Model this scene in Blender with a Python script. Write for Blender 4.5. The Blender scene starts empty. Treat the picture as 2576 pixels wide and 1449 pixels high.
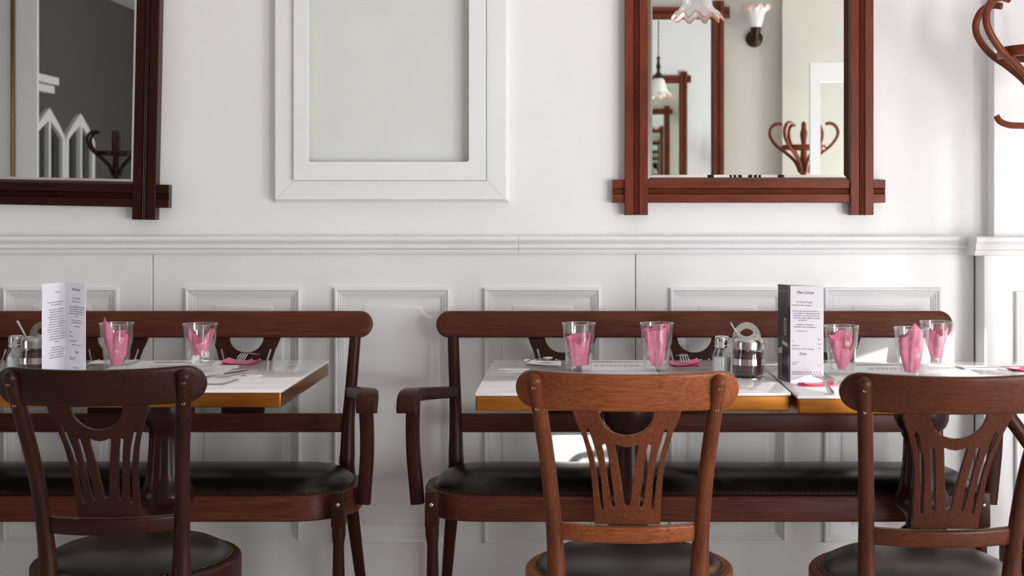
import bpy, bmesh, math, random
from mathutils import Vector, Matrix
random.seed(7)
PI = math.pi
SC = bpy.context.scene
COL = SC.collection

# ------------------------------------------------------------------ camera
F = 3578.0                      # focal length in photo pixels (50 mm on 36 mm wide)
VX, VY, HC = 1455.0, 515.0, 1.196
cam_d = bpy.data.cameras.new('camera'); cam = bpy.data.objects.new('camera', cam_d); COL.objects.link(cam)
cam.location = (0, 0, HC); cam.rotation_euler = (PI/2, 0, 0)
cam_d.sensor_width = 36.0; cam_d.lens = 36.0*F/2576.0
cam_d.shift_x = -(VX-1288.0)/2576.0; cam_d.shift_y = -(724.5-VY)/2576.0
cam_d.clip_start = 0.05
cam_d.dof.use_dof = True; cam_d.dof.focus_distance = 3.4; cam_d.dof.aperture_fstop = 7.0
SC.camera = cam

# ------------------------------------------------------------------ world, sun, daylight, exposure
w = bpy.data.worlds.new('sky'); SC.world = w; w.use_nodes = True
bg = w.node_tree.nodes['Background']; bg.inputs[0].default_value = (0.78, 0.88, 1.0, 1); bg.inputs[1].default_value = 1.0

def light(name, kind, loc, energy, color, direction=None, size=None):
    d = bpy.data.lights.new(name, kind); d.energy = energy; d.color = color
    o = bpy.data.objects.new(name, d); COL.objects.link(o); o.location = loc
    if direction is not None:
        o.rotation_euler = Vector(direction).to_track_quat('-Z', 'Y').to_euler()
    if size:
        d.shape = 'RECTANGLE'; d.size, d.size_y = size
    return o
SUN_DIR = Vector((-0.56, 0.80, -0.17)).normalized()
sun = light('sun', 'SUN', (6, -6, 4), 13.0, (1.0, 0.93, 0.84), SUN_DIR); sun.data.angle = 0.012
# daylight by the right-hand windows and a front window, then two added fill lights
light('window_daylight', 'AREA', (2.98, 1.00, 1.00), 50, (0.97, 0.965, 0.985), (-1, 0.15, 0.0), (1.1, 1.7))
light('window_daylight', 'AREA', (2.98, 2.55, 0.70), 5, (0.95, 0.965, 1.0), (-1, 0.1, 0.0), (1.1, 1.0))
light('front_window_daylight', 'AREA', (2.35, -0.50, 0.85), 74, (0.98, 0.965, 0.98), (-0.55, 1, 0.0), (0.95, 1.3))
light('left_fill', 'AREA', (-4.28, 2.0, 1.25), 13, (0.98, 0.965, 1.0), (1, -0.3, 0.0), (1.3, 2.1))  # fill light added to lift the left side and low wainscot
light('adjoining_room_fill', 'AREA', (-1.2, -3.2, 2.0), 14, (0.97, 0.97, 1.0), (-1, 0.0, -0.15), (1.2, 1.6))  # fill light added to brighten the arched frames, no window built for it

SC.view_settings.view_transform = 'Standard'; SC.view_settings.look = 'None'
SC.view_settings.gamma = 1.0; SC.view_settings.use_curve_mapping = False
SC.view_settings.exposure = 0.51
try:
    SC.cycles.use_denoising = True
    SC.cycles.max_bounces = 14; SC.cycles.diffuse_bounces = 8; SC.cycles.glossy_bounces = 8
    SC.cycles.transmission_bounces = 10; SC.cycles.transparent_max_bounces = 32
    SC.cycles.caustics_reflective = False; SC.cycles.caustics_refractive = False
    SC.cycles.sample_clamp_indirect = 6.0
except Exception:
    pass

# ------------------------------------------------------------------ materials
def lin(r, g, b):
    f = lambda c: (c/255.0)/12.92 if c/255.0 <= 0.04045 else ((c/255.0+0.055)/1.055)**2.4
    return (f(r), f(g), f(b), 1.0)
MATS = {}
def new_mat(name):
    m = bpy.data.materials.new(name); m.use_nodes = True
    nt = m.node_tree; b = nt.nodes['Principled BSDF']; MATS[name] = m
    return m, nt, b
def noise_mix(nt, c0, c1, scale, vscale=(1,1,1), detail=5.0, lo=0.35, hi=0.65, rough=0.55, distortion=0.0):
    tc = nt.nodes.new('ShaderNodeTexCoord'); mp = nt.nodes.new('ShaderNodeMapping')
    mp.inputs['Scale'].default_value = vscale
    nz = nt.nodes.new('ShaderNodeTexNoise'); nz.inputs['Scale'].default_value = scale
    nz.inputs['Detail'].default_value = detail; nz.inputs['Roughness'].default_value = rough
    nz.inputs['Distortion'].default_value = distortion
    cr = nt.nodes.new('ShaderNodeValToRGB')
    cr.color_ramp.elements[0].position = lo; cr.color_ramp.elements[0].color = c0
    cr.color_ramp.elements[1].position = hi; cr.color_ramp.elements[1].color = c1
    nt.links.new(tc.outputs['Object'], mp.inputs[0]); nt.links.new(mp.outputs[0], nz.inputs['Vector'])
    nt.links.new(nz.outputs['Fac'], cr.inputs[0])
    return cr, nz
def paint(name, c, rough=0.5, var=0.03, bump=0.0):
    m, nt, b = new_mat(name)
    d = tuple(max(0, x*(1-var)) for x in c[:3])+(1,); e = tuple(min(1, x*(1+var)) for x in c[:3])+(1,)
    cr, nz = noise_mix(nt, d, e, 3.0)
    nt.links.new(cr.outputs[0], b.inputs['Base Color']); b.inputs['Roughness'].default_value = rough
    if bump:
        nz2 = nt.nodes.new('ShaderNodeTexNoise'); nz2.inputs['Scale'].default_value = 160
        bp = nt.nodes.new('ShaderNodeBump'); bp.inputs['Strength'].default_value = bump; bp.inputs['Distance'].default_value = 0.002
        nt.links.new(nz2.outputs['Fac'], bp.inputs['Height']); nt.links.new(bp.outputs[0], b.inputs['Normal'])
    return m
def wood(name, dark, lite, axis='X', rough=0.36, fig=1.0, coat=0.25):
    m, nt, b = new_mat(name)
    s = {'X': (2.0, 60, 60), 'Y': (60, 2.0, 60), 'Z': (60, 60, 2.0)}[axis]
    cr, nz = noise_mix(nt, dark, lite, 5.0, s, 8.0, 0.22, 0.78, 0.6, 0.25)
    s2 = {'X': (1.2, 4, 4), 'Y': (4, 1.2, 4), 'Z': (4, 4, 1.2)}[axis]
    d2 = tuple(x*(1-0.26*fig) for x in (1, 1, 1))+(1,)
    cr2, nz2 = noise_mix(nt, d2, (1.12, 1.10, 1.07, 1), 3.0, s2, 3.0, 0.30, 0.70, 0.5, 0.5)
    mx = nt.nodes.new('ShaderNodeMixRGB'); mx.blend_type = 'MULTIPLY'; mx.inputs[0].default_value = 1.0
    nt.links.new(cr.outputs[0], mx.inputs[1]); nt.links.new(cr2.outputs[0], mx.inputs[2])
    nt.links.new(mx.outputs[0], b.inputs['Base Color'])
    b.inputs['Roughness'].default_value = rough
    b.inputs['Specular IOR Level'].default_value = 0.16; b.inputs['Coat Weight'].default_value = coat*0.16; b.inputs['Coat Roughness'].default_value = 0.22
    bp = nt.nodes.new('ShaderNodeBump'); bp.inputs['Strength'].default_value = 0.05; bp.inputs['Distance'].default_value = 0.001
    nt.links.new(nz.outputs['Fac'], bp.inputs['Height']); nt.links.new(bp.outputs[0], b.inputs['Normal'])
    return m
def simple(name, c, rough=0.4, metal=0.0, **kw):
    m, nt, b = new_mat(name)
    d = tuple(x*0.9 for x in c[:3])+(1,)
    cr, nz = noise_mix(nt, d, c, 30.0)
    nt.links.new(cr.outputs[0], b.inputs['Base Color'])
    b.inputs['Roughness'].default_value = rough; b.inputs['Metallic'].default_value = metal
    for k, v in kw.items(): b.inputs[k].default_value = v
    return m

M_WALL = paint('wall_paint', (0.785, 0.796, 0.812, 1), 0.45, 0.015)
M_WAIN = paint('wainscot_paint', (0.785, 0.796, 0.812, 1), 0.38, 0.015)
M_CEIL = paint('ceiling_paint', (0.82, 0.82, 0.81, 1), 0.8)
M_CASEBACK = paint('case_backing', (0.80, 0.80, 0.775, 1), 0.6)
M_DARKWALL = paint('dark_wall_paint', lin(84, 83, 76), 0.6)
M_CREAM = paint('cream_wall_paint', lin(198, 197, 188), 0.55)
M_FLOOR = wood('floor_wood', lin(208, 192, 186), lin(232, 218, 212), 'X', 0.4)
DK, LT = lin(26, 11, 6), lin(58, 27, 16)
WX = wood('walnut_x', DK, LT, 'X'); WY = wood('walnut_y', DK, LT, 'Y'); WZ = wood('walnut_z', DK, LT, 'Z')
BX = wood('bench_walnut_x', lin(52, 26, 19), lin(110, 59, 43), 'X'); BZ = wood('bench_walnut_z', lin(32, 14, 10), lin(70, 33, 22), 'Z')
BY = wood('bench_walnut_y', lin(34, 15, 10), lin(74, 35, 23), 'Y')
AX = wood('amber_beech_x', lin(78, 41, 23), lin(154, 88, 50), 'X', 0.34, 0.9); AZ = wood('amber_beech_z', lin(58, 29, 18), lin(118, 63, 39), 'Z', 0.34, 1.1)
CX = wood('brown_beech_x', lin(46, 22, 14), lin(92, 48, 30), 'X', 0.36, 0.9); CZ = wood('brown_beech_z', lin(42, 20, 13), lin(82, 43, 28), 'Z', 0.36, 0.9)
FX = wood('frame_mahogany_x', lin(76, 34, 24), lin(136, 68, 51), 'X', 0.30); FZ = wood('frame_mahogany_z', lin(76, 34, 24), lin(136, 68, 51), 'Z', 0.30)
GX = wood('frame_shaded_x', lin(30, 12, 9), lin(62, 28, 20), 'X', 0.30); GZ = wood('frame_shaded_z', lin(30, 12, 9), lin(62, 28, 20), 'Z', 0.30)  # darker copy of the frame wood, with left-side shade put into its colour
BENT = wood('bentwood_beech', lin(74, 32, 20), lin(136, 70, 46), 'Z', 0.28, 0.7, 0.5)
BENT_SHADED = wood('shaded_bentwood', lin(28, 12, 10), lin(54, 26, 20), 'Z', 0.35, 0.6, 0.3)  # darker copy of the bentwood, carrying the unlit opening's shade in its colour
PED = wood('pedestal_wood', lin(30, 13, 11), lin(56, 26, 20), 'Z', 0.28, 0.6, 0.5)
M_LEATHER, _nt, _b = new_mat('dark_leather')
_cr, _nz = noise_mix(_nt, (0.007, 0.0055, 0.0055, 1), (0.014, 0.010, 0.0095, 1), 9.0)
_nt.links.new(_cr.outputs[0], _b.inputs['Base Color']); _b.inputs['Roughness'].default_value = 0.27; _b.inputs['Specular IOR Level'].default_value = 0.26
_vz = _nt.nodes.new('ShaderNodeTexNoise'); _vz.inputs['Scale'].default_value = 420; _bp = _nt.nodes.new('ShaderNodeBump')
_bp.inputs['Strength'].default_value = 0.12; _bp.inputs['Distance'].default_value = 0.0008
_nt.links.new(_vz.outputs['Fac'], _bp.inputs['Height']); _nt.links.new(_bp.outputs[0], _b.inputs['Normal'])
M_NAIL = simple('antique_nail', lin(120, 98, 62), 0.35, 1.0)
M_STEEL = simple('steel', lin(200, 198, 196), 0.22, 1.0)
M_SCREW = simple('dull_screw', lin(120, 114, 106), 0.5, 1.0)
M_CHROME = simple('polished_steel', lin(215, 214, 216), 0.12, 1.0)
M_BRASS, _nt, _b = new_mat('brass_edge')
_cr, _nz = noise_mix(_nt, lin(158, 98, 38), lin(190, 130, 64), 4.0, (1, 6, 10), 6, 0.3, 0.7)
_nt.links.new(_cr.outputs[0], _b.inputs['Base Color']); _b.inputs['Metallic'].default_value = 1.0; _b.inputs['Roughness'].default_value = 0.33
M_TOP, _nt, _b = new_mat('white_stone_top')
_cr, _nz = noise_mix(_nt, (0.80, 0.785, 0.80, 1), (0.88, 0.87, 0.88, 1), 3.0, (1, 2, 1), 8, 0.42, 0.5, 0.6, 2.0)
_nt.links.new(_cr.outputs[0], _b.inputs['Base Color']); _b.inputs['Roughness'].default_value = 0.05
_b.inputs['Specular IOR Level'].default_value = 0.75
M_MIRROR, _nt, _b = new_mat('mirror_silver')
_cr, _nz = noise_mix(_nt, (0.86, 0.89, 0.86, 1), (0.88, 0.91, 0.88, 1), 2.0)
_nt.links.new(_cr.outputs[0], _b.inputs['Base Color']); _b.inputs['Metallic'].default_value = 1.0; _b.inputs['Roughness'].default_value = 0.0
def thin_glass(name, tint, ior=1.45, boost=1.0, rough=0.02, refr=0.0):
    m = bpy.data.materials.new(name); m.use_nodes = True; nt = m.node_tree; MATS[name] = m
    nt.nodes.remove(nt.nodes['Principled BSDF']); out = nt.nodes['Material Output']
    tr = nt.nodes.new('ShaderNodeBsdfTransparent'); tr.inputs[0].default_value = tint
    gl = nt.nodes.new('ShaderNodeBsdfGlossy'); gl.inputs['Roughness'].default_value = rough; gl.inputs['Color'].default_value = (1, 1, 1, 1)
    lw = nt.nodes.new('ShaderNodeLayerWeight'); lw.inputs['Blend'].default_value = 0.5
    fr = nt.nodes.new('ShaderNodeMath'); fr.operation = 'POWER'; fr.inputs[1].default_value = 4.0
    nt.links.new(lw.outputs['Facing'], fr.inputs[0])
    ml = nt.nodes.new('ShaderNodeMath'); ml.operation = 'MULTIPLY_ADD'; ml.inputs[1].default_value = 0.42*boost; ml.inputs[2].default_value = 0.035*boost; ml.use_clamp = True
    if refr:
        rf = nt.nodes.new('ShaderNodeBsdfGlass'); rf.inputs['IOR'].default_value = 1.35; rf.inputs['Roughness'].default_value = 0.0
        m2 = nt.nodes.new('ShaderNodeMixShader'); m2.inputs[0].default_value = refr
        nt.links.new(tr.outputs[0], m2.inputs[1]); nt.links.new(rf.outputs[0], m2.inputs[2]); tr = m2
    mx = nt.nodes.new('ShaderNodeMixShader')
    nt.links.new(fr.outputs[0], ml.inputs[0]); nt.links.new(ml.outputs[0], mx.inputs[0])
    nt.links.new(tr.outputs[0], mx.inputs[1]); nt.links.new(gl.outputs[0], mx.inputs[2]); nt.links.new(mx.outputs[0], out.inputs['Surface'])
    return m
M_GLASS = thin_glass('tumbler_glass', (0.982, 0.986, 0.988, 1), 1.5, 1.9, refr=0.05)
M_JAR = thin_glass('jar_glass', (0.93, 0.95, 0.95, 1), 1.5, 1.3)
M_PANE = thin_glass('pane_glass', (0.965, 0.98, 0.97, 1), 1.45, 0.5)
M_GREEN = simple('green_glass_edge', lin(70, 120, 110), 0.2)
M_PINK, _nt, _b = new_mat('pink_paper')
_cr, _nz = noise_mix(_nt, lin(228, 114, 150), lin(240, 142, 174), 60.0)
_nt.links.new(_cr.outputs[0], _b.inputs['Base Color']); _b.inputs['Roughness'].default_value = 0.85
_b.inputs['Subsurface Weight'].default_value = 0.0
M_PAPER = paint('white_paper', (0.86, 0.86, 0.88, 1), 0.7, 0.01)
M_MENU = paint('menu_card', (0.84, 0.84, 0.90, 1), 0.45, 0.01)
M_INK = paint('grey_ink', lin(128, 126, 142), 0.8)
M_INKD = paint('dark_ink', lin(52, 44, 48), 0.8)
M_PHOTO = paint('photo_print_dark', lin(52, 45, 48), 0.35, 0.35)
M_PHOTOM = paint('photo_print_mid', lin(104, 94, 96), 0.35, 0.2)
M_PHOTOL = paint('photo_print_light', lin(190, 180, 178), 0.35, 0.1)
M_RED = paint('emblem_red', lin(140, 40, 50), 0.6)
M_TAN = paint('emblem_tan', lin(186, 140, 100), 0.6)
M_SALT = paint('salt', (0.86, 0.86, 0.88, 1), 0.9)
M_CHILI = paint('chili_flakes', lin(74, 26, 36), 0.7, 0.5)
M_LAMP, _nt, _b = new_mat('frosted_shade')
_cr, _nz = noise_mix(_nt, (0.82, 0.82, 0.84, 1), (0.92, 0.92, 0.92, 1), 20.0)
_nt.links.new(_cr.outputs[0], _b.inputs['Base Color']); _b.inputs['Roughness'].default_value = 0.3; _b.inputs['Transmission Weight'].default_value = 0.35
M_LAMPRIM = paint('peach_shade_rim', lin(226, 160, 136), 0.3)
M_BRONZE = simple('dark_bronze', lin(66, 52, 40), 0.38, 0.9)
M_GILT = simple('gilt', lin(150, 116, 52), 0.35, 1.0)
M_DARKGLASS = simple('dark_window_pane', lin(38, 46, 42), 0.1)
M_OPAQUE = paint('window_blind', (0.8, 0.8, 0.78, 1), 0.8)  # opaque white of the added sun-stopping sheets and the closed panes

# ------------------------------------------------------------------ mesh helpers
def link_mesh(name, me, mat, parent=None, smooth=None):
    o = bpy.data.objects.new(name, me); COL.objects.link(o)
    if mat is not None and not me.materials: me.materials.append(mat)
    if parent is not None: o.parent = parent
    return o
def finish(me, smooth=True, ang=40):
    if smooth:
        for p in me.polygons: p.use_smooth = True
        try: me.set_sharp_from_angle(angle=math.radians(ang))
        except Exception: pass
def pyd(name, v, f, mat, parent=None, smooth=True, ang=40, fixn=True):
    me = bpy.data.meshes.new(name); me.from_pydata([tuple(p) for p in v], [], f)
    if fixn:
        bm = bmesh.new(); bm.from_mesh(me); bmesh.ops.recalc_face_normals(bm, faces=bm.faces); bm.to_mesh(me); bm.free()
    me.update(); finish(me, smooth, ang)
    return link_mesh(name, me, mat, parent)
class MB:
    def __init__(s): s.v = []; s.f = []
    def add(s, v, f):
        n = len(s.v); s.v += [tuple(p) for p in v]; s.f += [tuple(i+n for i in q) for q in f]; return s
    def box(s, x0, x1, y0, y1, z0, z1):
        v = [(x0,y0,z0),(x1,y0,z0),(x1,y1,z0),(x0,y1,z0),(x0,y0,z1),(x1,y0,z1),(x1,y1,z1),(x0,y1,z1)]
        return s.add(v, [(0,3,2,1),(4,5,6,7),(0,1,5,4),(1,2,6,5),(2,3,7,6),(3,0,4,7)])
    def loft(s, rings, cap0=True, cap1=True, closed=True):
        n = len(rings[0]); v = [p for r in rings for p in r]; f = []
        for i in range(len(rings)-1):
            for j in range(n if closed else n-1):
                k = (j+1) % n
                f.append((i*n+j, i*n+k, (i+1)*n+k, (i+1)*n+j))
        if cap0: f.append(tuple(range(n-1, -1, -1)))
        if cap1: f.append(tuple((len(rings)-1)*n+j for j in range(n)))
        return s.add(v, f)
    def lathe(s, prof, seg=32, c=(0,0,0), mod=None, cap0=True, cap1=True):
        rings = []
        for r, z in prof:
            ring = []
            for j in range(seg):
                a = 2*PI*j/seg; rr = r*(mod(a, z) if mod else 1.0)
                ring.append((c[0]+rr*math.cos(a), c[1]+rr*math.sin(a), c[2]+z))
            rings.append(ring)
        return s.loft(rings, cap0, cap1)
    def tube(s, pts, rad, seg=10, up=(0,0,1), sq=None, caps=True):
        """pts list of 3D; rad scalar/list of scalars or (a,b); sq: superellipse exponent"""
        P = [Vector(p) for p in pts]; n = len(P); rings = []; prev = None
        for i in range(n):
            t = (P[min(i+1, n-1)]-P[max(i-1, 0)]).normalized()
            if prev is None:
                u = Vector(up); u = (u - t*u.dot(t))
                if u.length < 1e-4: u = Vector((1, 0, 0)); u = u - t*u.dot(t)
            else: u = prev - t*prev.dot(t)
            u.normalize(); prev = u; b = t.cross(u)
            r = rad[i] if isinstance(rad, (list, tuple)) and len(rad) == n else rad
            ra, rb = r if isinstance(r, (tuple, list)) else (r, r)
            ring = []
            for j in range(seg):
                a = 2*PI*j/seg; ca, sa = math.cos(a), math.sin(a)
                if sq: ca = math.copysign(abs(ca)**(2/sq), ca); sa = math.copysign(abs(sa)**(2/sq), sa)
                ring.append(P[i] + b*(ra*ca) + u*(rb*sa))
            rings.append(ring)
        return s.loft(rings, caps, caps)
    def ball(s, c, r, seg=8, rings=5, sc=(1,1,1)):
        R = []
        for i in range(rings+1):
            th = PI*i/rings; rr = max(1e-5, math.sin(th))*r
            R.append([(c[0]+sc[0]*rr*math.cos(2*PI*j/seg), c[1]+sc[1]*rr*math.sin(2*PI*j/seg), c[2]-sc[2]*r*math.cos(th)) for j in range(seg)])
        return s.loft(R, True, True)
    def build(s, name, mat, parent=None, smooth=True, ang=40, bevel=0.0, seg=2):
        me = bpy.data.meshes.new(name); me.from_pydata(s.v, [], s.f)
        bm = bmesh.new(); bm.from_mesh(me)
        bmesh.ops.remove_doubles(bm, verts=bm.verts, dist=1e-6)
        bmesh.ops.recalc_face_normals(bm, faces=bm.faces)
        if bevel:
            es = [e for e in bm.edges if len(e.link_faces) == 2 and e.calc_face_angle(0) > 0.6]
            bmesh.ops.bevel(bm, geom=es, offset=bevel, segments=seg, affect='EDGES', profile=0.5)
        bm.to_mesh(me); bm.free(); me.update(); finish(me, smooth, ang)
        return link_mesh(name, me, mat, parent)
def catmull(pts, n=6):
    P = [Vector(p) for p in pts]; out = []
    Q = [P[0]*2-P[1]] + P + [P[-1]*2-P[-2]]
    for i in range(1, len(Q)-2):
        for k in range(n):
            t = k/n; a, b, c, d = Q[i-1], Q[i], Q[i+1], Q[i+2]
            out.append(0.5*((2*b)+(c-a)*t+(2*a-5*b+4*c-d)*t*t+(3*b-a-3*c+d)*t*t*t))
    out.append(P[-1]); return out
def lerp_list(vals, n=6):
    return [x[0] for x in catmull([Vector((v, 0, 0)) for v in vals], n)]
def fill_mesh(name, loops, depth, bevel=0.0):
    cu = bpy.data.curves.new(name, 'CURVE'); cu.dimensions = '2D'; cu.fill_mode = 'BOTH'
    cu.extrude = max(depth/2-bevel, 0.0); cu.bevel_depth = bevel; cu.bevel_resolution = 1; cu.offset = -bevel
    for lp in loops:
        sp = cu.splines.new('POLY'); sp.points.add(len(lp)-1); sp.use_cyclic_u = True
        for p, q in zip(sp.points, lp): p.co = (q[0], q[1], 0, 1)
    o = bpy.data.objects.new(name, cu); COL.objects.link(o)
    dg = bpy.context.evaluated_depsgraph_get(); dg.update()
    me = bpy.data.meshes.new_from_object(o.evaluated_get(dg))
    bpy.data.objects.remove(o); bpy.data.curves.remove(cu)
    me.materials.clear(); me.name = name
    return me
def text_mesh(body, size, shear=0.0, align='CENTER', spacing=1.0):
    cu = bpy.data.curves.new('lettering', 'FONT'); cu.body = body; cu.size = size; cu.shear = shear
    cu.align_x = align; cu.space_character = spacing
    cu.resolution_u = 3
    o = bpy.data.objects.new('lettering', cu); COL.objects.link(o)
    dg = bpy.context.evaluated_depsgraph_get(); dg.update()
    me = bpy.data.meshes.new_from_object(o.evaluated_get(dg))
    bpy.data.objects.remove(o); bpy.data.curves.remove(cu); me.materials.clear()
    return me
def slice_x(me, xs):
    bm = bmesh.new(); bm.from_mesh(me); bmesh.ops.remove_doubles(bm, verts=bm.verts, dist=1e-6)
    for x in xs:
        bmesh.ops.bisect_plane(bm, geom=bm.verts[:]+bm.edges[:]+bm.faces[:], plane_co=(x, 0, 0), plane_no=(1, 0, 0))
    bm.to_mesh(me); bm.free(); me.update()
def map_mesh(me, fn):
    for v in me.vertices: v.co = fn(v.co.x, v.co.y, v.co.z)
    me.update(); return me
def thing(name, label, cat, loc=(0,0,0), rotz=0.0, group=None):
    o = bpy.data.objects.new(name, None); COL.objects.link(o)
    o.location = loc; o.rotation_euler = (0, 0, rotz); o.empty_display_size = 0.05
    o['label'] = label; o['category'] = cat
    if group: o['group'] = group
    return o
def tag(o, label, cat, group=None):
    o['label'] = label; o['category'] = cat
    if group: o['group'] = group
    return o
def struct(o, label=None):
    o['kind'] = 'structure'
    if label: o['label'] = label
    return o
def PX(px, D): return (px-VX)*D/F
def PZ(py, D): return HC-(py-VY)*D/F

# ------------------------------------------------------------------ the setting
YW, YP = 4.32, 4.30             # upper wall face, wainscot face
XL, XR, YF, ZC = -4.35, 3.05, -0.57, 3.10
struct(MB().box(XL-0.2, XR+0.2, -6.2, YW+0.2, -0.1, 0).build('floor', M_FLOOR, smooth=False))
struct(MB().box(XL-0.2, XR+0.2, -6.2, YW+0.2, ZC, ZC+0.1).build('ceiling', M_CEIL, smooth=False))
wall_back = struct(MB().box(XL, XR, YW, YW+0.15, 0, ZC).build('wall_back', M_WALL, smooth=False))
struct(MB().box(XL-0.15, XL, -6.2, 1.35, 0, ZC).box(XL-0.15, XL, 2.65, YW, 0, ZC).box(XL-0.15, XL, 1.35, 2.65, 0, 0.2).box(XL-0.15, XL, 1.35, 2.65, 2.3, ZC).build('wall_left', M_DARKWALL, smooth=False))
_f = struct(MB().box(XL-0.1, XL-0.04, 1.35, 1.40, 0.2, 2.3).box(XL-0.1, XL-0.04, 2.60, 2.65, 0.2, 2.3).box(XL-0.1, XL-0.04, 1.40, 2.60, 0.2, 0.26).box(XL-0.1, XL-0.04, 1.40, 2.60, 2.24, 2.3).build('window_7', M_WAIN, smooth=False))  # unseen window invented to go with the added left fill light
MB().box(XL-0.075, XL-0.07, 1.40, 2.60, 0.26, 2.24).build('pane', M_OPAQUE, _f, smooth=False)
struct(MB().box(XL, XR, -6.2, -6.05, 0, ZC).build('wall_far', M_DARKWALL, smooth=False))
# opposite wall (seen in the mirrors) with an opening towards the adjoining room
struct(MB().box(-2.45, 1.85, YF-0.15, YF, 0, ZC).box(2.85, XR, YF-0.15, YF, 0, ZC).box(1.85, 2.85, YF-0.15, YF, 0, 0.25).box(1.85, 2.85, YF-0.15, YF, 2.45, ZC).build('wall_opposite', M_CREAM, smooth=False))
_f = struct(MB().box(1.85, 1.90, YF-0.1, YF-0.04, 0.25, 2.45).box(2.80, 2.85, YF-0.1, YF-0.04, 0.25, 2.45).box(1.90, 2.80, YF-0.1, YF-0.04, 0.25, 0.31).box(1.90, 2.80, YF-0.1, YF-0.04, 2.39, 2.45).build('window_6', M_WAIN, smooth=False))
MB().box(1.90, 2.80, YF-0.075, YF-0.07, 0.31, 2.39).build('pane', M_OPAQUE, _f, smooth=False)
struct(MB().box(XL, -3.495, YF-0.03, YF, 0, ZC).build('wall_opposite_end', M_WALL, smooth=False))
struct(MB().box(1.21, 1.85, YF, YF+0.10, 0, ZC).build('wall_pier_opposite', M_CREAM, smooth=False))
struct(MB().box(-3.66, -3.635, YF, YF+0.02, 0.9, 2.9).build('trim_3', M_GILT, bevel=0.004))
# right wall with window openings
WIN = [(-0.36, 0.05, 1.24, 1.58), (0.45, 1.55, 0.25, 2.80), (2.0, 3.1, 0.25, 2.80)]
rw = MB()
ys = [YF]+[v for a in WIN for v in a[:2]]+[YW]
for i in range(0, len(ys), 2): rw.box(XR, XR+0.15, ys[i], ys[i+1], 0, ZC)
for (a, b, z0, z1) in WIN:
    rw.box(XR, XR+0.15, a, b, 0, z0); rw.box(XR, XR+0.15, a, b, z1, ZC)
struct(rw.build('wall_right', M_WALL, smooth=False))
for i, (a, b, z0, z1) in enumerate(WIN):
    fr = MB(); t = 0.045
    fr.box(XR+0.03, XR+0.09, a, a+t, z0, z1).box(XR+0.03, XR+0.09, b-t, b, z0, z1)
    fr.box(XR+0.03, XR+0.09, a+t, b-t, z0, z0+t).box(XR+0.03, XR+0.09, a+t, b-t, z1-t, z1)
    wo = struct(fr.build('window_%d' % (i+1), M_WAIN, smooth=False))
    MB().box(XR+0.055, XR+0.060, a+t, b-t, z0+t, z1-t).build('pane', M_PANE, wo, smooth=False)
    if i:
        MB().box(XR+0.10, XR+0.104, a+0.01, b-0.01, 1.42, z1).build('blind', M_OPAQUE, wo, smooth=False)  # opaque sheet added to keep high sun off the wall
        MB().box(XR+0.10, XR+0.104, a+0.01, b-0.01, z0, 1.31).build('sun_block_lower', M_OPAQUE, wo, smooth=False)  # opaque sheet added to stop low sun, leaving only a slit open

# wainscot boards with moulded frames and scallop-cornered raised fields
def frame_sweep(mb, x0, x1, z0, z1, y, prof):
    """prof: list of (inset, proud) from outer edge to inner edge; mitred rectangle, proud towards -y"""
    rings = []
    for d, p in prof:
        rings.append([(x0+d, y-p, z0+d), (x1-d, y-p, z0+d), (x1-d, y-p, z1-d), (x0+d, y-p, z1-d)])
    mb.loft(rings, False, False)
MOULD = [(0.0, 0.0), (0.0, 0.010), (0.002, 0.015), (0.006, 0.0165), (0.0105, 0.014), (0.012, 0.0095), (0.0135, 0.0095), (0.0145, 0.0115), (0.0175, 0.0105),
         (0.0185, 0.006), (0.020, 0.006), (0.0205, 0.008), (0.0235, 0.007), (0.0245, 0.003), (0.026, 0.003), (0.0265, 0.0045), (0.0285, 0.004), (0.029, 0.0)]
SW = 834.0
def wx(px): return (px-VX)/SW
def wz(py): return HC-(py-VY)/SW
def field_loops(x0, x1, z0, z1, r):
    pts = []
    def arc(cx, cz, a0, a1):
        for k in range(9):
            a = a0+(a1-a0)*k/8; pts.append((cx+r*math.cos(a), cz+r*math.sin(a)))
    arc(x0, z0, PI/2, 0); arc(x1, z0, PI, PI/2); arc(x1, z1, -PI/2, -PI); arc(x0, z1, 0, -PI/2)
    return pts
def wain_panel(parent, x0, x1, z0, z1, y):
    mb = MB(); frame_sweep(mb, x0, x1, z0, z1, y, MOULD)
    mb.build('panel_moulding', M_WAIN, parent, smooth=True, ang=25)
    i = 0.053; r = 0.034
    pts = field_loops(x0+i, x1-i, z0+i, z1-i, r)
    cx, cz = (x0+x1)/2, (z0+z1)/2
    def ring(sc, yy):
        ww, hh = (x1-x0)/2-i, (z1-z0)/2-i
        return [(cx+(p[0]-cx)*(1-sc/ww), yy, cz+(p[1]-cz)*(1-sc/hh)) for p in pts]
    mb = MB().loft([ring(0, y), ring(0.001, y-0.0025), ring(0.005, y-0.0045), ring(0.010, y-0.005)], False, True)
    mb.build('raised_field', M_WAIN, parent, smooth=True, ang=30)
SEAMS = [-2080, -835, 382, 1599, 2453]
PANS = [[(-1980,-1690),(-1615,-1322),(-1240,-948)], [(-745,-452),(-370,-78),(7,298)], [(465,757),(840,1133),(1217,1512)], [(1685,1978),(2073,2368)]]
ZT, ZB = wz(724), wz(1366)
for k in range(4):
    x0, x1 = wx(SEAMS[k])+0.0012, wx(SEAMS[k+1])-0.0012
    bd = struct(MB().box(x0, x1, YP, YW, 0.0, 1.06).build('trim_wainscot_board', M_WAIN, wall_back, smooth=False, bevel=0.0015))
    for a, b in PANS[k]: wain_panel(bd, wx(a), wx(b), ZB, ZT, YP)
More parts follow.
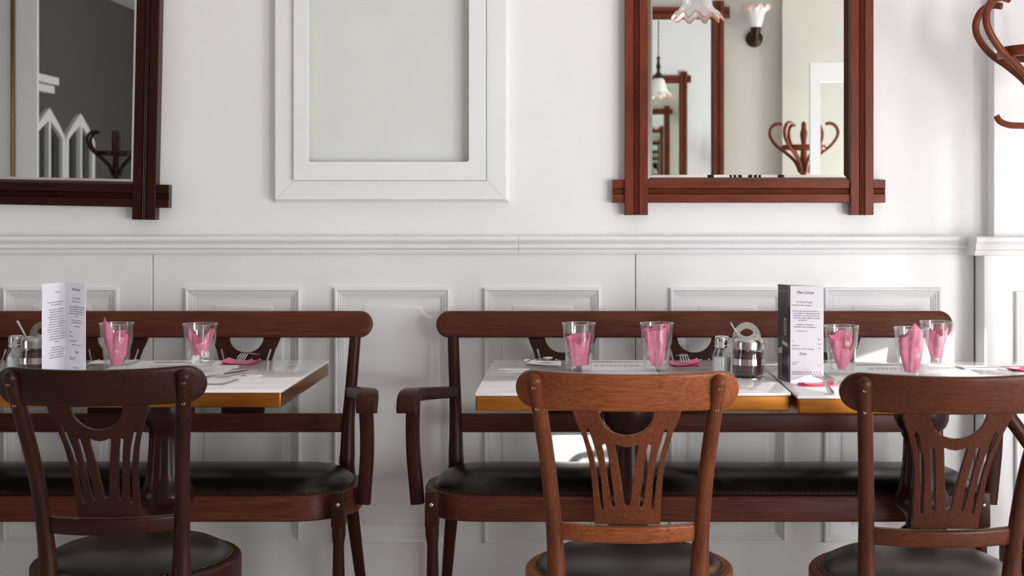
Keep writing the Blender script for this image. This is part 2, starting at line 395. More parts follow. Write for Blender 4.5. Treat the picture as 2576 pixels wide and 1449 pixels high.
RAIL = [(0.0, 1.102), (0.028, 1.102), (0.033, 1.0995), (0.0345, 1.095), (0.0335, 1.089), (0.029, 1.083), (0.0225, 1.0775), (0.020, 1.0735), (0.024, 1.0705), (0.0245, 1.067),
        (0.021, 1.0625), (0.0155, 1.0585), (0.0155, 1.0565), (0.0175, 1.0555), (0.0165, 1.0525), (0.0115, 1.0515), (0.0115, 1.0495), (0.0125, 1.0485), (0.0105, 1.0465), (0.0, 1.0455)]
def rail_piece(name, x0, x1, yf, yb, dz=0.0):
    rings = [[(x, yf-p, z+dz) for p, z in RAIL]+[(x, yb, RAIL[-1][1]+dz), (x, yb, RAIL[0][1]+dz)] for x in (x0, x1)]
    return struct(MB().loft(rings).build(name, M_WAIN, None, smooth=True, ang=25))
rail_piece('trim_1', XL, wx(1304.5), YP, YW)
rail_piece('trim_2', wx(1305.2), 1.235, YP, YW, 0.0004)
struct(MB().box(XL, 1.19, YP-0.012, YP, 0, 0.060).build('baseboard_back', M_WAIN, None, smooth=False, bevel=0.003))
# projecting pier at the right-hand end of the wall
pier = struct(MB().box(PX(2482, YW), XR, 4.246, YW, 1.06, ZC).build('wall_pier', M_WALL, None, smooth=False, bevel=0.003))
pl = struct(MB().box(PX(2453, YP), XR, 4.207, YP, 0, 1.08).build('wall_pier_base', M_WAIN, None, smooth=False, bevel=0.003))
wain_panel(pl, 1.289, 1.66, ZB, 0.940, 4.207)
rail_piece('trim_4', PX(2453, YP)-0.030, XR, 4.207, YW, -0.0005)

# ------------------------------------------------------------------ wall-hung display case
def case():
    root = thing('display_case', 'white shallow wall display case with glazed front between the two mirrors', 'display case', (0, YW, 0))
    x0, x1, z0, z1 = -0.922, -0.2096, 1.202, 2.52
    i0 = 0.0662
    prof = [(0, 0), (0, 0.006), (0.004, 0.010), (0.005, 0.016), (0.009, 0.022), (0.010, 0.040), (i0, 0.040), (i0, 0.0)]
    gap = 0.0004
    C = [(x0, z0, 1, 1), (x1, z0, -1, 1), (x1, z1, -1, -1), (x0, z1, 1, -1)]
    for k in range(4):
        a, b = C[k], C[(k+1) % 4]
        r0 = [(a[0]+a[2]*d, -p, a[1]+a[3]*d) for d, p in prof]
        r1 = [(b[0]+b[2]*d, -p, b[1]+b[3]*d) for d, p in prof]
        A, B = Vector(r0[0]), Vector(r1[0]); t = (B-A).normalized()*gap
        r0 = [Vector(p)+t for p in r0]; r1 = [Vector(p)-t for p in r1]
        MB().loft([r0, r1]).build('frame_board', M_WAIN, root, smooth=False)
    # inner door with a round-cornered opening
    def rr(x0, x1, z0, z1, r, n=6):
        pts = []
        for cx, cz, a0 in ((x1-r, z0+r, -PI/2), (x1-r, z1-r, 0), (x0+r, z1-r, PI/2), (x0+r, z0+r, PI)):
            for k in range(n+1): a = a0+PI/2*k/n; pts.append((cx+r*math.cos(a), cz+r*math.sin(a)))
        return pts
    me = fill_mesh('door_frame', [rr(-0.8553, -0.2775, 1.2690, 2.44, 0.002), rr(-0.811, -0.329, 1.325, 2.39, 0.007)], 0.026, 0.0012)
    map_mesh(me, lambda x, y, z: (x, -0.0400+z, y)); link_mesh('door_frame', me, M_WAIN, root)
    MB().box(-0.86, -0.278, -0.006, -0.001, 1.27, 2.45).build('back_panel', M_CASEBACK, root, smooth=False)
    MB().box(-0.82, -0.32, -0.041, -0.039, 1.31, 2.40).build('glass_pane', M_PANE, root, smooth=False)
    MB().box(-0.2773, -0.2759, -0.0478, -0.036, 1.270, 2.44).build('glass_edge', M_GREEN, root, smooth=False)
case()

# ------------------------------------------------------------------ mirrors
def member(mb, p0, p1, w, base, proud, axis):
    """frame member with a reeded channel, running along x or z; p0,p1 ends; w: (lo,hi) across"""
    W = w[1]-w[0]
    sec = [(0, base), (0, proud-0.002), (0.002, proud), (0.36*W, proud), (0.37*W, proud-0.004)]
    for k in range(3):
        u = 0.40*W+k*0.075*W
        sec += [(u, proud-0.007), (u+0.018*W, proud-0.0035), (u+0.037*W, proud-0.0025), (u+0.056*W, proud-0.0035), (u+0.065*W, proud-0.007)]
    sec += [(0.63*W, proud-0.004), (0.64*W, proud), (W-0.002, proud), (W, proud-0.002), (W, base)]
    if axis == 'z': rings = [[(w[0]+u, -d, t) for u, d in sec] for t in (p0, p1)]
    else: rings = [[(t, -d, w[0]+u) for u, d in sec] for t in (p0, p1)]
    mb.loft(rings)
def mirror(label, loc, roty, yaw, mx, mz, face=1, H=1.34):
    root = thing('wall_mirror', label, 'mirror', loc); root.rotation_euler = (0, roty, yaw)
    hw, w = 0.3735, 0.0695
    for s in (-1, 1):
        lo = -hw if s < 0 else hw-w
        mb = MB(); member(mb, 0, H, (lo, lo+w), 0.0, 0.043, 'z'); mb.build('post', mz, root, smooth=True, ang=30)
    for zlo in (0.037, H-0.037-w):
        mb = MB(); member(mb, -hw-0.037, hw+0.037, (zlo, zlo+w), 0.0, 0.034, 'x'); mb.build('rail', mx, root, smooth=True, ang=30)
    x, z0, z1, b = hw-w+0.002, 0.037+w-0.002, H-0.037-w+0.002, 0.017
    v = [(-x,-0.009,z0),(x,-0.009,z0),(x,-0.009,z1),(-x,-0.009,z1),(-x+b,-0.012,z0+b),(x-b,-0.012,z0+b),(x-b,-0.012,z1-b),(-x+b,-0.012,z1-b),
         (-x,-0.002,z0),(x,-0.002,z0),(x,-0.002,z1),(-x,-0.002,z1)]
    f = [(4,5,6,7),(0,1,5,4),(1,2,6,5),(2,3,7,6),(3,0,4,7),(8,9,1,0),(9,10,2,1),(10,11,3,2),(11,8,0,3),(11,10,9,8)]
    pyd('mirror_glass', v, f, M_MIRROR, root, smooth=False)
    return root
mirror('reddish wooden framed mirror right of the display case', (0.5135, YW-0.004, 1.165), 0.0, -0.0095, FX, FZ)
mirror('wooden framed mirror with shade-darkened frame hanging slightly crooked left of the display case', (-1.6465, YW-0.001, 1.158), 0.021, 0.0, GX, GZ)
mirror('wooden framed mirror seen reflected inside the reddish mirror', (0.47, YF+0.001, 1.165), 0.0, PI, FX, FZ)

# ------------------------------------------------------------------ chairs
SPL_OUT = [(360, 362), (350, 400), (330, 450), (306, 500), (285, 560), (265, 625), (250, 690), (238, 760), (230, 830), (225, 900), (220, 970), (216, 1040), (213, 1106)]
CZ_ = 372
def splat_loops():
    """2D loops (x, z) of a pierced splat, top at z=0.8245, from measured half-widths"""
    def cv(dx, cy):
        py = 890+cy/2.592; t = (py-1033)/279.0; D = 2.585+t*0.103
        return (dx/2.592*D/F, PZ(py, D))
    out = [cv(-d, y) for d, y in SPL_OUT]
    out = out[::-1]+[]                                  # bottom left -> top left
    semi = [cv(-181*math.cos(a), 372+158*math.sin(a)) for a in [PI*k/20 for k in range(21)]]
    semi[0] = cv(-181, 362); semi[-1] = cv(181, 362)
    right = [cv(d, y) for d, y in SPL_OUT]
    outer = out+semi+right
    holes = []
    L0 = [(-268, 500), (-250, 560), (-222, 650), (-202, 740), (-187, 850), (-177, 950), (-171, 1010)]
    R0 = [(-154, 1010), (-159, 950), (-167, 850), (-178, 750), (-195, 660), (-224, 570), (-244, 500)]
    L1 = [(-160, 596), (-150, 650), (-134, 750), (-120, 850), (-106, 950), (-99, 990)]
    R1 = [(-79, 990), (-85, 950), (-95, 850), (-108, 750), (-124, 650), (-136, 596)]
    def slot(L, R):
        top = [((L[0][0]+R[-1][0])/2+4, L[0][1]-12)]; bot = [((L[-1][0]+R[0][0])/2, L[-1][1]+9)]
        return L+bot+R+top
    for sl in (slot(L0, R0), slot(L1, R1)):
        holes.append([cv(*p) for p in sl]); holes.append([cv(-p[0], p[1]) for p in sl][::-1])
    c = [(-76, 590), (-66, 588), (-40, 598), (0, 605), (40, 598), (66, 588), (76, 590), (70, 640), (58, 700), (46, 770), (35, 840), (26, 910), (20, 968), (14, 982), (0, 985), (-14, 982), (-20, 968), (-26, 910), (-35, 840), (-46, 770), (-58, 700), (-70, 640)]
    holes.append([cv(*p) for p in c])
    return [outer]+holes
SPLAT_LOOPS = splat_loops()
def rail_mesh(L, zc, hh, th, yfn, lean, rend, nsec=16, dip=0.0):
    xs = []
    n = 26
    for k in range(13): a = PI/2*k/12; xs.append(-L+rend*(1-math.sin(a)))
    xs = sorted(set([round(x, 6) for x in xs]+[round(-x, 6) for x in xs]+[round(-(L-rend)+2*(L-rend)*k/18, 6) for k in range(19)]))
    rings = []
    for x in xs:
        e = max(0.0, (abs(x)-(L-rend))/rend); h = hh*math.sqrt(max(0.0008, 1-e*e)); t = th*(0.55+0.45*math.sqrt(max(0.0, 1-e*e)))
        rg = []
        for j in range(nsec):
            a = 2*PI*(j+0.5)/nsec; ca, sa = math.cos(a), math.sin(a)
            q = 6.0; ca = math.copysign(abs(ca)**(2/q), ca); sa = math.copysign(abs(sa)**(2/q), sa)
            z = zc+h*sa
            top = -dip*(1-(x/L)**2)*(1 if sa > 0 else 0)
            rg.append((x, yfn(x)+t*ca+lean*(z-zc), z+top))
        rings.append(rg)
    return MB().loft(rings)
def screws(parent, pts, r=0.0036):
    for (x, y, z) in pts:
        mb = MB(); prof = [(r, 0.0), (r, 0.0018), (r*0.75, 0.0024), (r*0.4, 0.0019), (r*0.1, 0.0012)]
        rings = [[(x+a*math.cos(2*PI*j/12), y-b, z+a*math.sin(2*PI*j/12)) for j in range(12)] for a, b in prof]
        mb.loft(rings).build('screw', M_SCREW, parent)
def nail_trim(parent, pts, r=0.0026):
    mb = MB()
    for p in pts: mb.ball(p, r, 6, 4, (1, 1, 0.7))
    o = mb.build('nailhead_trim', M_NAIL, parent); o['kind'] = 'stuff'; return o
def cafe_chair(label, loc, rotz, wx_, wz_, group=None, back=True, bx=1.0):
    c = thing('cafe_chair', label, 'chair', loc, rotz, group)
    # seat hoop, padded leather, nails
    R = 0.2125
    MB().lathe([(R-0.035, 0.397), (R-0.004, 0.395), (R, 0.400), (R+0.0005, 0.430), (R, 0.452), (R-0.003, 0.456), (R-0.022, 0.457), (R-0.035, 0.450)], 64, cap0=False, cap1=False
              ).lathe([(R-0.035, 0.397), (R-0.035, 0.450)], 64, cap0=False, cap1=False).build('seat_hoop', wx_, c, ang=35)
    MB().lathe([(R-0.020, 0.452), (R-0.022, 0.459), (R-0.030, 0.469), (R-0.05, 0.479), (R-0.085, 0.488), (R-0.13, 0.492), (0.02, 0.4935)], 64, cap0=True).build('seat_pad', M_LEATHER, c, ang=60)
    nail_trim(c, [((R-0.0205)*math.cos(2*PI*k/110), (R-0.0205)*math.sin(2*PI*k/110), 0.4595) for k in range(110)])
    for s in (-1, 1):
        pts = [(s*0.150, 0.165, 0.0), (s*0.142, 0.158, 0.2), (s*0.135, 0.152, 0.40)]
        MB().tube(pts, [0.0125, 0.016, 0.019], 12).build('leg', wz_, c)
    if back:
        for s in (-1, 1):
            P = [(s*0.172, -0.275, 0.0), (s*0.150, -0.222, 0.25), (s*0.1385, -0.196, 0.42), (s*0.1365, -0.194, 0.475), (s*0.1395, -0.205, 0.56), (s*0.147, -0.240, 0.68), (s*0.158, -0.288, 0.79), (s*0.1665, -0.324, 0.862), (s*0.168, -0.331, 0.874)]
            rr = [0.0125, 0.0165, 0.0195, 0.0190, 0.0158, 0.0148, 0.0146, 0.0144, 0.0143]
            P = [(p[0]*bx, p[1], p[2]) for p in P]
            pts = catmull(P, 5); rad = lerp_list(rr, 5)
            d = (pts[-1]-pts[-2]).normalized()
            for a in (25, 45, 62, 76, 86):
                pts.append(Vector(P[-1])+d*(0.0143*math.sin(math.radians(a)))); rad.append(0.0143*math.cos(math.radians(a)))
            po = MB().tube(pts, rad, 14, up=(0, 1, 0)).build('back_post', wz_, c)
            def at(z):
                for p, q, ra in zip(pts, pts[1:], rad):
                    if p[2] <= z <= q[2]:
                        t = (z-p[2])/(q[2]-p[2]+1e-9); m = p.lerp(q, t); return (m[0]+s*0.003, m[1]-ra+0.0006, z)
            screws(po, [at(0.863), at(0.821)])
        y0 = -0.291
        rail_mesh(0.206*bx, 0.8575, 0.0370, 0.0105, lambda x: y0-0.058*(1-(x/bx/0.2035)**2), -0.30, 0.036, dip=0.004).build('top_rail', wx_, c, ang=50)
        rail_mesh(0.134*bx, 0.5735, 0.0168, 0.0105, lambda x: -0.203-0.034*(1-(x/bx/0.134)**2), -0.2, 0.004).build('lower_rail', wx_, c, ang=50)
        me = fill_mesh('splat', SPLAT_LOOPS, 0.011, 0.0011); slice_x(me, [-0.09+0.015*k for k in range(13)])
        map_mesh(me, lambda x, y, z: (x*bx, -0.236-(y-0.59)*0.44+z+1.30*x*x, y))
        link_mesh('splat', me, wz_, c)
    else:
        # bentwood hoop arms instead of a tall back
        for s in (-1, 1):
            P = [(s*0.203, -0.06, 0.43), (s*0.213, 0.03, 0.56), (s*0.218, 0.10, 0.66), (s*0.22, 0.135, 0.713), (s*0.219, 0.118, 0.742), (s*0.216, 0.05, 0.75), (s*0.205, -0.12, 0.75), (s*0.15, -0.235, 0.75), (0, -0.285, 0.75)]
            MB().tube(catmull(P, 5), 0.0165, 12).build('arm', wz_, c)
        for s in (-1, 1):
            MB().tube([(s*0.15, -0.26, 0.0), (s*0.15, -0.2, 0.42), (s*0.16, -0.225, 0.75)], 0.016, 10).build('back_post', wz_, c)
    return c
cafe_chair('amber brown cafe chair with pierced splat in front of the middle table', (0.104, 2.92, 0), math.radians(-2.8), AX, AZ)
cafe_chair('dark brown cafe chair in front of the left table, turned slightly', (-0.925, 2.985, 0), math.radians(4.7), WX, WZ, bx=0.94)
cafe_chair('brown cafe chair in front of the right table, partly cut by the frame', (0.682, 2.885, 0), 0.0, CX, CZ)
cafe_chair('bentwood armchair at the far right end of the tables', (1.13, 3.07, 0), math.radians(90), CX, CZ, back=False)

# ------------------------------------------------------------------ benches
def rrect(hx, y0, y1, r, inset, z, n=10):
    hx -= inset; y0 += inset; y1 -= inset; r = max(0.004, r-inset); pts = []
    for cx, cy, a0 in ((hx-r, y0+r, -PI/2), (hx-r, y1-r, 0), (-hx+r, y1-r, PI/2), (-hx+r, y0+r, PI)):
        for k in range(n+1): a = a0+PI/2*k/n; pts.append((cx+r*math.cos(a), cy+r*math.sin(a), z))
    return pts
def bench(label, cx):
    b = thing('bench', label, 'bench', (cx, 3.94, 0))
    HX, Y0, Y1, R = 0.762, -0.185, 0.190, 0.165
    rg = [rrect(HX, Y0, Y1, R, i, z) for i, z in ((0.026, 0.360), (0.003, 0.358), (0.0, 0.362), (0.0, 0.421), (0.003, 0.4255), (0.026, 0.426), (0.030, 0.420), (0.030, 0.364), (0.026, 0.360))]
    MB().loft(rg, False, False).build('seat_frame', BX, b, ang=35)
    rg = [rrect(HX, Y0, Y1, R, i, z) for i, z in ((0.024, 0.420), (0.026, 0.430), (0.032, 0.440), (0.046, 0.452), (0.07, 0.463), (0.11, 0.470), (0.16, 0.4725))]
    MB().loft(rg, True, True).build('seat_pad', M_LEATHER, b, ang=60)
    base = rrect(HX, Y0, Y1, R, 0.0245, 0.4295, 24); pts = []; acc = 0
    per = base+[base[0]]
    step = 0.0125; carry = 0.0
    for p, q in zip(per, per[1:]):
        p, q = Vector(p), Vector(q); L = (q-p).length
        while carry < L:
            pts.append(p.lerp(q, carry/L if L else 0)); carry += step
        carry -= L
    nail_trim(b, pts, 0.0027)
    for s in (-1, 1):
        x = s*0.7275
        l = MB().loft([[(x+dx*u, -0.193+dy, z) for dx, dy in ((-1, -0.0), (1, -0.0), (1, 0.034), (-1, 0.034))] for z, u in ((0.437, 0.0175), (0.345, 0.0185))]).build('leg_block', BZ, b, bevel=0.003)
        MB().tube([(x, -0.176, 0.36), (x, -0.176, 0.325), (x-s*0.001, -0.175, 0.295), (x-s*0.001, -0.173, 0.2), (x, -0.170, 0.0)], [(0.0185, 0.017), (0.0182, 0.017), (0.0145, 0.0145), (0.0165, 0.0165), (0.013, 0.013)], 14, up=(0, 1, 0)).build('front_leg', BZ, b)
        mb = MB(); mb.ball((x-s*0.0, -0.1935, 0.405), 0.0062, 12, 6, (1, 0.6, 1)); mb.build('stud', M_STEEL, b)
        P = [(s*0.735, 0.235, 0.0), (s*0.712, 0.188, 0.25), (s*0.6945, 0.166, 0.43), (s*0.6945, 0.168, 0.48), (s*0.696, 0.180, 0.58), (s*0.702, 0.206, 0.70), (s*0.7075, 0.229, 0.81)]
        MB().tube(catmull(P, 5), lerp_list([0.014, 0.018, 0.022, 0.0215, 0.0182, 0.0172, 0.0165], 5), 14, up=(0, 1, 0)).build('back_post', BZ, b)
        # arm: thin rear, thick down-curled front
        P = [(s*0.702, 0.190, 0.652), (s*0.722, 0.12, 0.660), (s*0.750, 0.03, 0.670), (s*0.782, -0.06, 0.679), (s*0.793, -0.100, 0.681), (s*0.796, -0.130, 0.674), (s*0.797, -0.146, 0.655), (s*0.797, -0.149, 0.640)]
        pts = catmull(P, 4); wd = lerp_list([0.015, 0.016, 0.018, 0.024, 0.0285, 0.0295, 0.029, 0.028], 4); ht = lerp_list([0.0165, 0.0165, 0.017, 0.0175, 0.018, 0.016, 0.012, 0.008], 4)
        MB().tube(pts, [(a, h) for a, h in zip(wd, ht)], 18, sq=5).build('arm', BY, b, ang=50)
        P = [(s*0.786, -0.100, 0.672), (s*0.789, -0.090, 0.60), (s*0.788, -0.080, 0.52), (s*0.782, -0.074, 0.44), (s*0.778, -0.070, 0.385)]
        MB().tube(catmull(P, 4), [(0.0185, 0.020)]*17, 16, up=(0, 1, 0), sq=4).build('arm_support', BZ, b, ang=50)
    yr = 0.238
    rail_mesh(0.7575, 0.845, 0.0385, 0.0135, lambda x: yr+0.0*x, -0.0+0.18, 0.037).build('top_rail', BX, b, ang=50)
    MB().box(-0.69, 0.69, 0.176, 0.196, 0.537, 0.591).build('mid_rail', BX, b, bevel=0.005, seg=3)
    for k in (-1, 0, 1):
        me = fill_mesh('back_splat', SPLAT_LOOPS, 0.011, 0.0011)
        map_mesh(me, lambda x, y, z: (x+k*0.388, 0.186+(y-0.59)*0.22+z, 0.588+(y-0.5905)*0.955))
        link_mesh('back_splat', me, BZ, b)
    return b
bench('long wooden bench with dark leather seat against the wall, behind the left table', -1.3615)
bench('long wooden bench with dark leather seat against the wall, behind the middle and right tables', 0.3405)

# ------------------------------------------------------------------ pedestal tables
TZ = 0.75
def table(label, x0, x1, y0, y1, pedx=None):
    t = thing('pedestal_table', label, 'table', ((x0+x1)/2, (y0+y1)/2, 0))
    hx, hy = (x1-x0)/2, (y1-y0)/2
    MB().box(-hx, hx, -hy, hy, TZ-0.008, TZ).build('tabletop', M_TOP, t, bevel=0.002)
    e = 0.0008
    MB().loft([rrect(hx-e, -hy+e, hy-e, 0.006, i, z, 4) for i, z in ((0.05, TZ-0.0435), (0.004, TZ-0.0435), (0.001, TZ-0.0425), (0.0, TZ-0.039), (0.0, TZ-0.009), (0.0015, TZ-0.0079), (0.05, TZ-0.0079))], False, False).build('brass_edge', M_BRASS, t, ang=30)
    MB().box(-hx+0.045, hx-0.045, -hy+0.045, hy-0.045, TZ-0.042, TZ-0.009).build('underside', PED, t)
    cx = 0 if pedx is None else pedx-(x0+x1)/2
    def flute(a, z):
        if 0.455 < z < 0.60:
            k = min(1.0, (z-0.455)/0.03, (0.60-z)/0.015); return 1-0.085*k*abs(math.cos(4*a+PI/4))**6
        return 1.0
    prof = [(0.060, 0.708), (0.068, 0.700), (0.0705, 0.66), (0.069, 0.640), (0.062, 0.623), (0.050, 0.613), (0.049, 0.610), (0.0515, 0.603), (0.049, 0.597), (0.047, 0.593), (0.0475, 0.58), (0.0485, 0.555), (0.0505, 0.525), (0.053, 0.50), (0.0555, 0.48),
            (0.060, 0.462), (0.068, 0.447), (0.0725, 0.436), (0.0715, 0.426), (0.064, 0.414), (0.05, 0.404), (0.042, 0.394), (0.039, 0.380), (0.041, 0.366), (0.052, 0.357), (0.056, 0.346), (0.053, 0.335), (0.045, 0.328), (0.050, 0.318), (0.075, 0.27), (0.085, 0.2), (0.075, 0.12), (0.09, 0.07)]
    MB().lathe(prof, 64, (cx, 0, 0), flute).build('pedestal', PED, t, ang=35)
    for k in range(4):
        a = PI/4+k*PI/2; d = Vector((math.cos(a), math.sin(a), 0))
        P = [Vector((cx, 0, 0.12))+d*0.05, Vector((cx, 0, 0.115))+d*0.14, Vector((cx, 0, 0.07))+d*0.24, Vector((cx, 0, 0.022))+d*0.31]
        MB().tube(catmull(P, 4), lerp_list([0.03, 0.026, 0.022, 0.02], 4), 10).build('foot', PED, t)
    return t
table('brass edged white table at left with a folded menu on it', -1.4905, -0.7155, 3.430, 4.082, -1.085)
table('brass edged white table in the middle, between the two benches\' ends and the amber chair', -0.245, 0.5045, 3.372, 4.084)
table('brass edged white table at right in the sunlight', 0.5125, 1.2625, 3.325, 4.034)
table('brass edged white table mostly outside the frame at far left', -2.25, -1.4985, 3.430, 4.082)

# ------------------------------------------------------------------ things on the tables
def TP(px, py, z=TZ):
    """table-top point under a measured photo point"""
    D = F*(HC-z)/(py-VY); return ((px-VX)*D/F, D)
GLASS_ME = {}
def tumbler(label, px, D, tops, bottom=0.012, seed=0, group='tumblers with pink napkins'):
    x = PX(px, D); t = thing('tumbler', label, 'glass', (x, D, TZ))
    if 'g' not in GLASS_ME:
        def fl(a, z):
            if 0.004 < z < 0.074:
                k = min(1, (z-0.004)/0.008, (0.074-z)/0.006); return 1-0.055*k*abs(math.sin(5*a))**0.7
            return 1.0
        outer = [(0.0315, 0.0), (0.0338, 0.002), (0.0345, 0.008), (0.0360, 0.03), (0.0378, 0.055), (0.0388, 0.070), (0.0402, 0.0745), (0.0412, 0.080), (0.0424, 0.10), (0.0448, 0.1245), (0.0455, 0.1275), (0.0448, 0.129), (0.0432, 0.1275)]
        inner = [(0.0415, 0.115), (0.0396, 0.09), (0.0380, 0.075), (0.0360, 0.05), (0.0335, 0.025), (0.030, 0.016), (0.015, 0.0125), (0.0005, 0.012)]
        o = MB().lathe(outer+inner, 60, mod=fl, cap0=True, cap1=True).build('glass_body', M_GLASS, t, ang=30)
        GLASS_ME['g'] = o.data
        o2 = MB().lathe([(0.0452, 0.1262), (0.0459, 0.1278), (0.0449, 0.1293), (0.0438, 0.1278), (0.0452, 0.1262)], 48, cap0=False, cap1=False).build('rim', M_GLASS, t)
        GLASS_ME['r'] = o2.data
    else:
        link_mesh('glass_body', GLASS_ME['g'], None, t); link_mesh('rim', GLASS_ME['r'], None, t)
    # crumpled paper napkin, a separate thing standing in the glass
    return t, x
def napkin_in_glass(label, x, D, tops, bottom, seed, turn=0.0, spread=1.0, bw=0.4):
    rnd = random.Random(seed); N, Mv = 72, 14; v = []; f = []
    ph = [rnd.uniform(0, 2*PI) for _ in range(4)]
    def top(a):
        u = (a % (2*PI))/(2*PI)*len(tops); i = int(u) % len(tops); t = u-int(u)
        return tops[i]*(1-t)+tops[(i+1) % len(tops)]*t
    span = 1.15*2*PI
    for i in range(N+1):
        a = turn+span*i/N
        h = top(a)
        for j in range(Mv+1):
            k = j/Mv; z = bottom+(h-bottom)*k
            rmax = 0.0276+0.0103*min(1, max(0, (z-0.014)/0.09))
            r = rmax*(bw+(1-bw)*min(1.0, (0.12+k*1.15))**0.9)*spread
            fold = 0.16*math.sin(3*a+ph[0]+2*k)+0.10*math.sin(5*a+ph[1]-3*k)+0.05*math.sin(9*a+ph[2])
            r = min(rmax*0.985, r*(0.90+fold))*(1-0.16*i/N)
            v.append((r*math.cos(a), r*math.sin(a), z+0.0015*math.sin(7*a+ph[3]+5*k)))
    for i in range(N):
        for j in range(Mv):
            q = i*(Mv+1)+j; f.append((q, q+Mv+1, q+Mv+2, q+1))
    o = pyd('paper_napkin', v, f, M_PINK, None, True, 30, fixn=False); o.location = (x, D, TZ)
    tag(o, label, 'napkin'); return o
# angles: index 0 = +x (right), then +y (back)... eight steps of 45 degrees counter-clockwise
GL = [(293.5, 3.82, [0.100, 0.108, 0.105, 0.10, 0.100, 0.150, 0.098, 0.092], 0.016, 3, 'leftmost tumbler on the left table, beside the white menu', 'pink napkin with a raised point in the leftmost tumbler'),
      (503.5, 3.80, [0.118, 0.09, 0.085, 0.10, 0.128, 0.112, 0.075, 0.085], 0.045, 5, 'tumbler on the left table next to the fork on pink napkin', 'pink napkin high in the tumbler beside the left table fork'),
      (1456, 3.82, [0.104, 0.10, 0.098, 0.095, 0.094, 0.080, 0.072, 0.082], 0.016, 8, 'left one of two tumblers behind the amber chair', 'pink napkin low in the left tumbler behind the amber chair'),
      (1652, 3.82, [0.124, 0.128, 0.118, 0.112, 0.110, 0.108, 0.110, 0.116], 0.015, 11, 'tumbler beside the salt shaker on the middle table', 'broad pink napkin in the tumbler beside the salt shaker'),
      (2117, 3.735, [0.085, 0.115, 0.112, 0.10, 0.105, 0.095, 0.070, 0.065], 0.015, 13, 'tumbler right beside the menu with the dark photo', 'pink napkin in the tumbler beside the dark photo menu'),
      (2293.5, 3.675, [0.112, 0.105, 0.11, 0.10, 0.092, 0.105, 0.142, 0.120], 0.015, 17, 'front one of the two overlapping tumblers in the sunlight', 'tall pink napkin in the front tumbler of the overlapping pair'),
      (2356.5, 3.87, [0.118, 0.12, 0.10, 0.11, 0.118, 0.112, 0.092, 0.095], 0.030, 19, 'rear one of the two overlapping tumblers in the sunlight', 'pink napkin in the rear tumbler of the overlapping pair')]
for px, D, tops, bot, sd, lb, nl in GL:
    t, x = tumbler(lb, px, D, tops)
    napkin_in_glass(nl, x, D, tops, bot, sd, bw={3: 0.5, 5: 0.45, 8: 0.80, 11: 0.5, 13: 0.3, 17: 0.62, 19: 0.45}[sd])

def rot2(pts, a): return [(p[0]*math.cos(a)-p[1]*math.sin(a), p[0]*math.sin(a)+p[1]*math.cos(a)) for p in pts]
def sheet(name, label, cat, c, w, d, rot, mat, z=TZ, thick=0.0006, curl=0.0, nx=14, ny=10, wave=0.0, seed=1):
    """thin curved sheet of paper lying on the table"""
    rnd = random.Random(seed); ph = rnd.uniform(0, 6); v = []; f = []
    for i in range(nx+1):
        for j in range(ny+1):
            u, q = i/nx-0.5, j/ny-0.5
            zz = curl*((2*abs(u))**4)*0.5+curl*max(0, q*2)**3+wave*(0.5+0.5*math.sin(6*u+4*q+ph))
            x, y = rot2([(u*w, q*d)], rot)[0]
            v.append((x, y, zz+thick)); 
    n = len(v); v += [(p[0], p[1], p[2]-thick) for p in v]
    for i in range(nx):
        for j in range(ny):
            a = i*(ny+1)+j; q = (a, a+ny+1, a+ny+2, a+1); f.append(q); f.append(tuple(k+n for k in reversed(q)))
    edge = [i*(ny+1) for i in range(nx+1)]+[nx*(ny+1)+j for j in range(1, ny+1)]+[i*(ny+1)+ny for i in range(nx-1, -1, -1)]+[j for j in range(ny-1, 0, -1)]
    for a, b in zip(edge, edge[1:]+edge[:1]): f.append((b, a, a+n, b+n))
    o = pyd(name, v, f, mat, None, True, 35); o.location = (c[0], c[1], z+0.0001)
    tag(o, label, cat); return o
def print_quads(name, quads, mat, parent, z):
    mb = MB()
    for (x0, x1, y0, y1) in quads: mb.add([(x0, y0, z), (x1, y0, z), (x1, y1, z), (x0, y1, z)], [(0, 1, 2, 3)])
    return mb.build(name, mat, parent, smooth=False)
def placemat(label, cx, cy, w=0.30, d=0.40, rot=0.0, flip=True, seed=0):
    o = sheet('paper_placemat', label, 'placemat', (cx, cy), w, d, rot, M_PAPER, thick=0.0004)
    o.rotation_euler = (0, 0, 0)
    rnd = random.Random(seed); z = 0.0006; s = -1 if flip else 1
    # drawing: skyline strip made of small strokes, then two lines of small type and the big heading
    mb = MB()
    yb = d/2-0.055
    for k in range(34):
        x = -0.085+0.17*k/34; h = 0.010+0.016*abs(math.sin(k*1.7+seed))*(1.0 if k < 15 else 0.55)
        mb.add([(x, yb, z), (x+0.0052, yb, z), (x+0.0052, yb+h, z), (x, yb+h, z)], [(0, 1, 2, 3)])
    mb.build('printed_drawing', M_INK, o, smooth=False)
    q = []
    for r in range(2):
        x = -0.065
        while x < 0.062:
            wd = rnd.uniform(0.002, 0.004); q.append((x, x+wd, yb-0.062-r*0.008, yb-0.058-r*0.008)); x += wd+0.0012
    print_quads('printed_small_type', q, M_INK, o, z)
    me = text_mesh('ISKENDER', 0.026, 0, 'CENTER', 1.25)
    map_mesh(me, lambda x, y, zz: (-x, yb-0.082-y+0.0, z)); 
    link_mesh('printed_heading', me, M_INKD, o)
    # facing diner's half
    q = []
    for r in range(9):
        x = -0.10
        while x < 0.098:
            wd = rnd.uniform(0.004, 0.012); q.append((x, x+wd, -0.05-r*0.013, -0.0475-r*0.013)); x += wd+0.003
    print_quads('printed_text', q, M_INK, o, z)
    return o
placemat('printed paper placemat under the tumblers on the middle table', PX(1556, 3.87), 3.875, 0.20, 0.40, 0, True, 1)
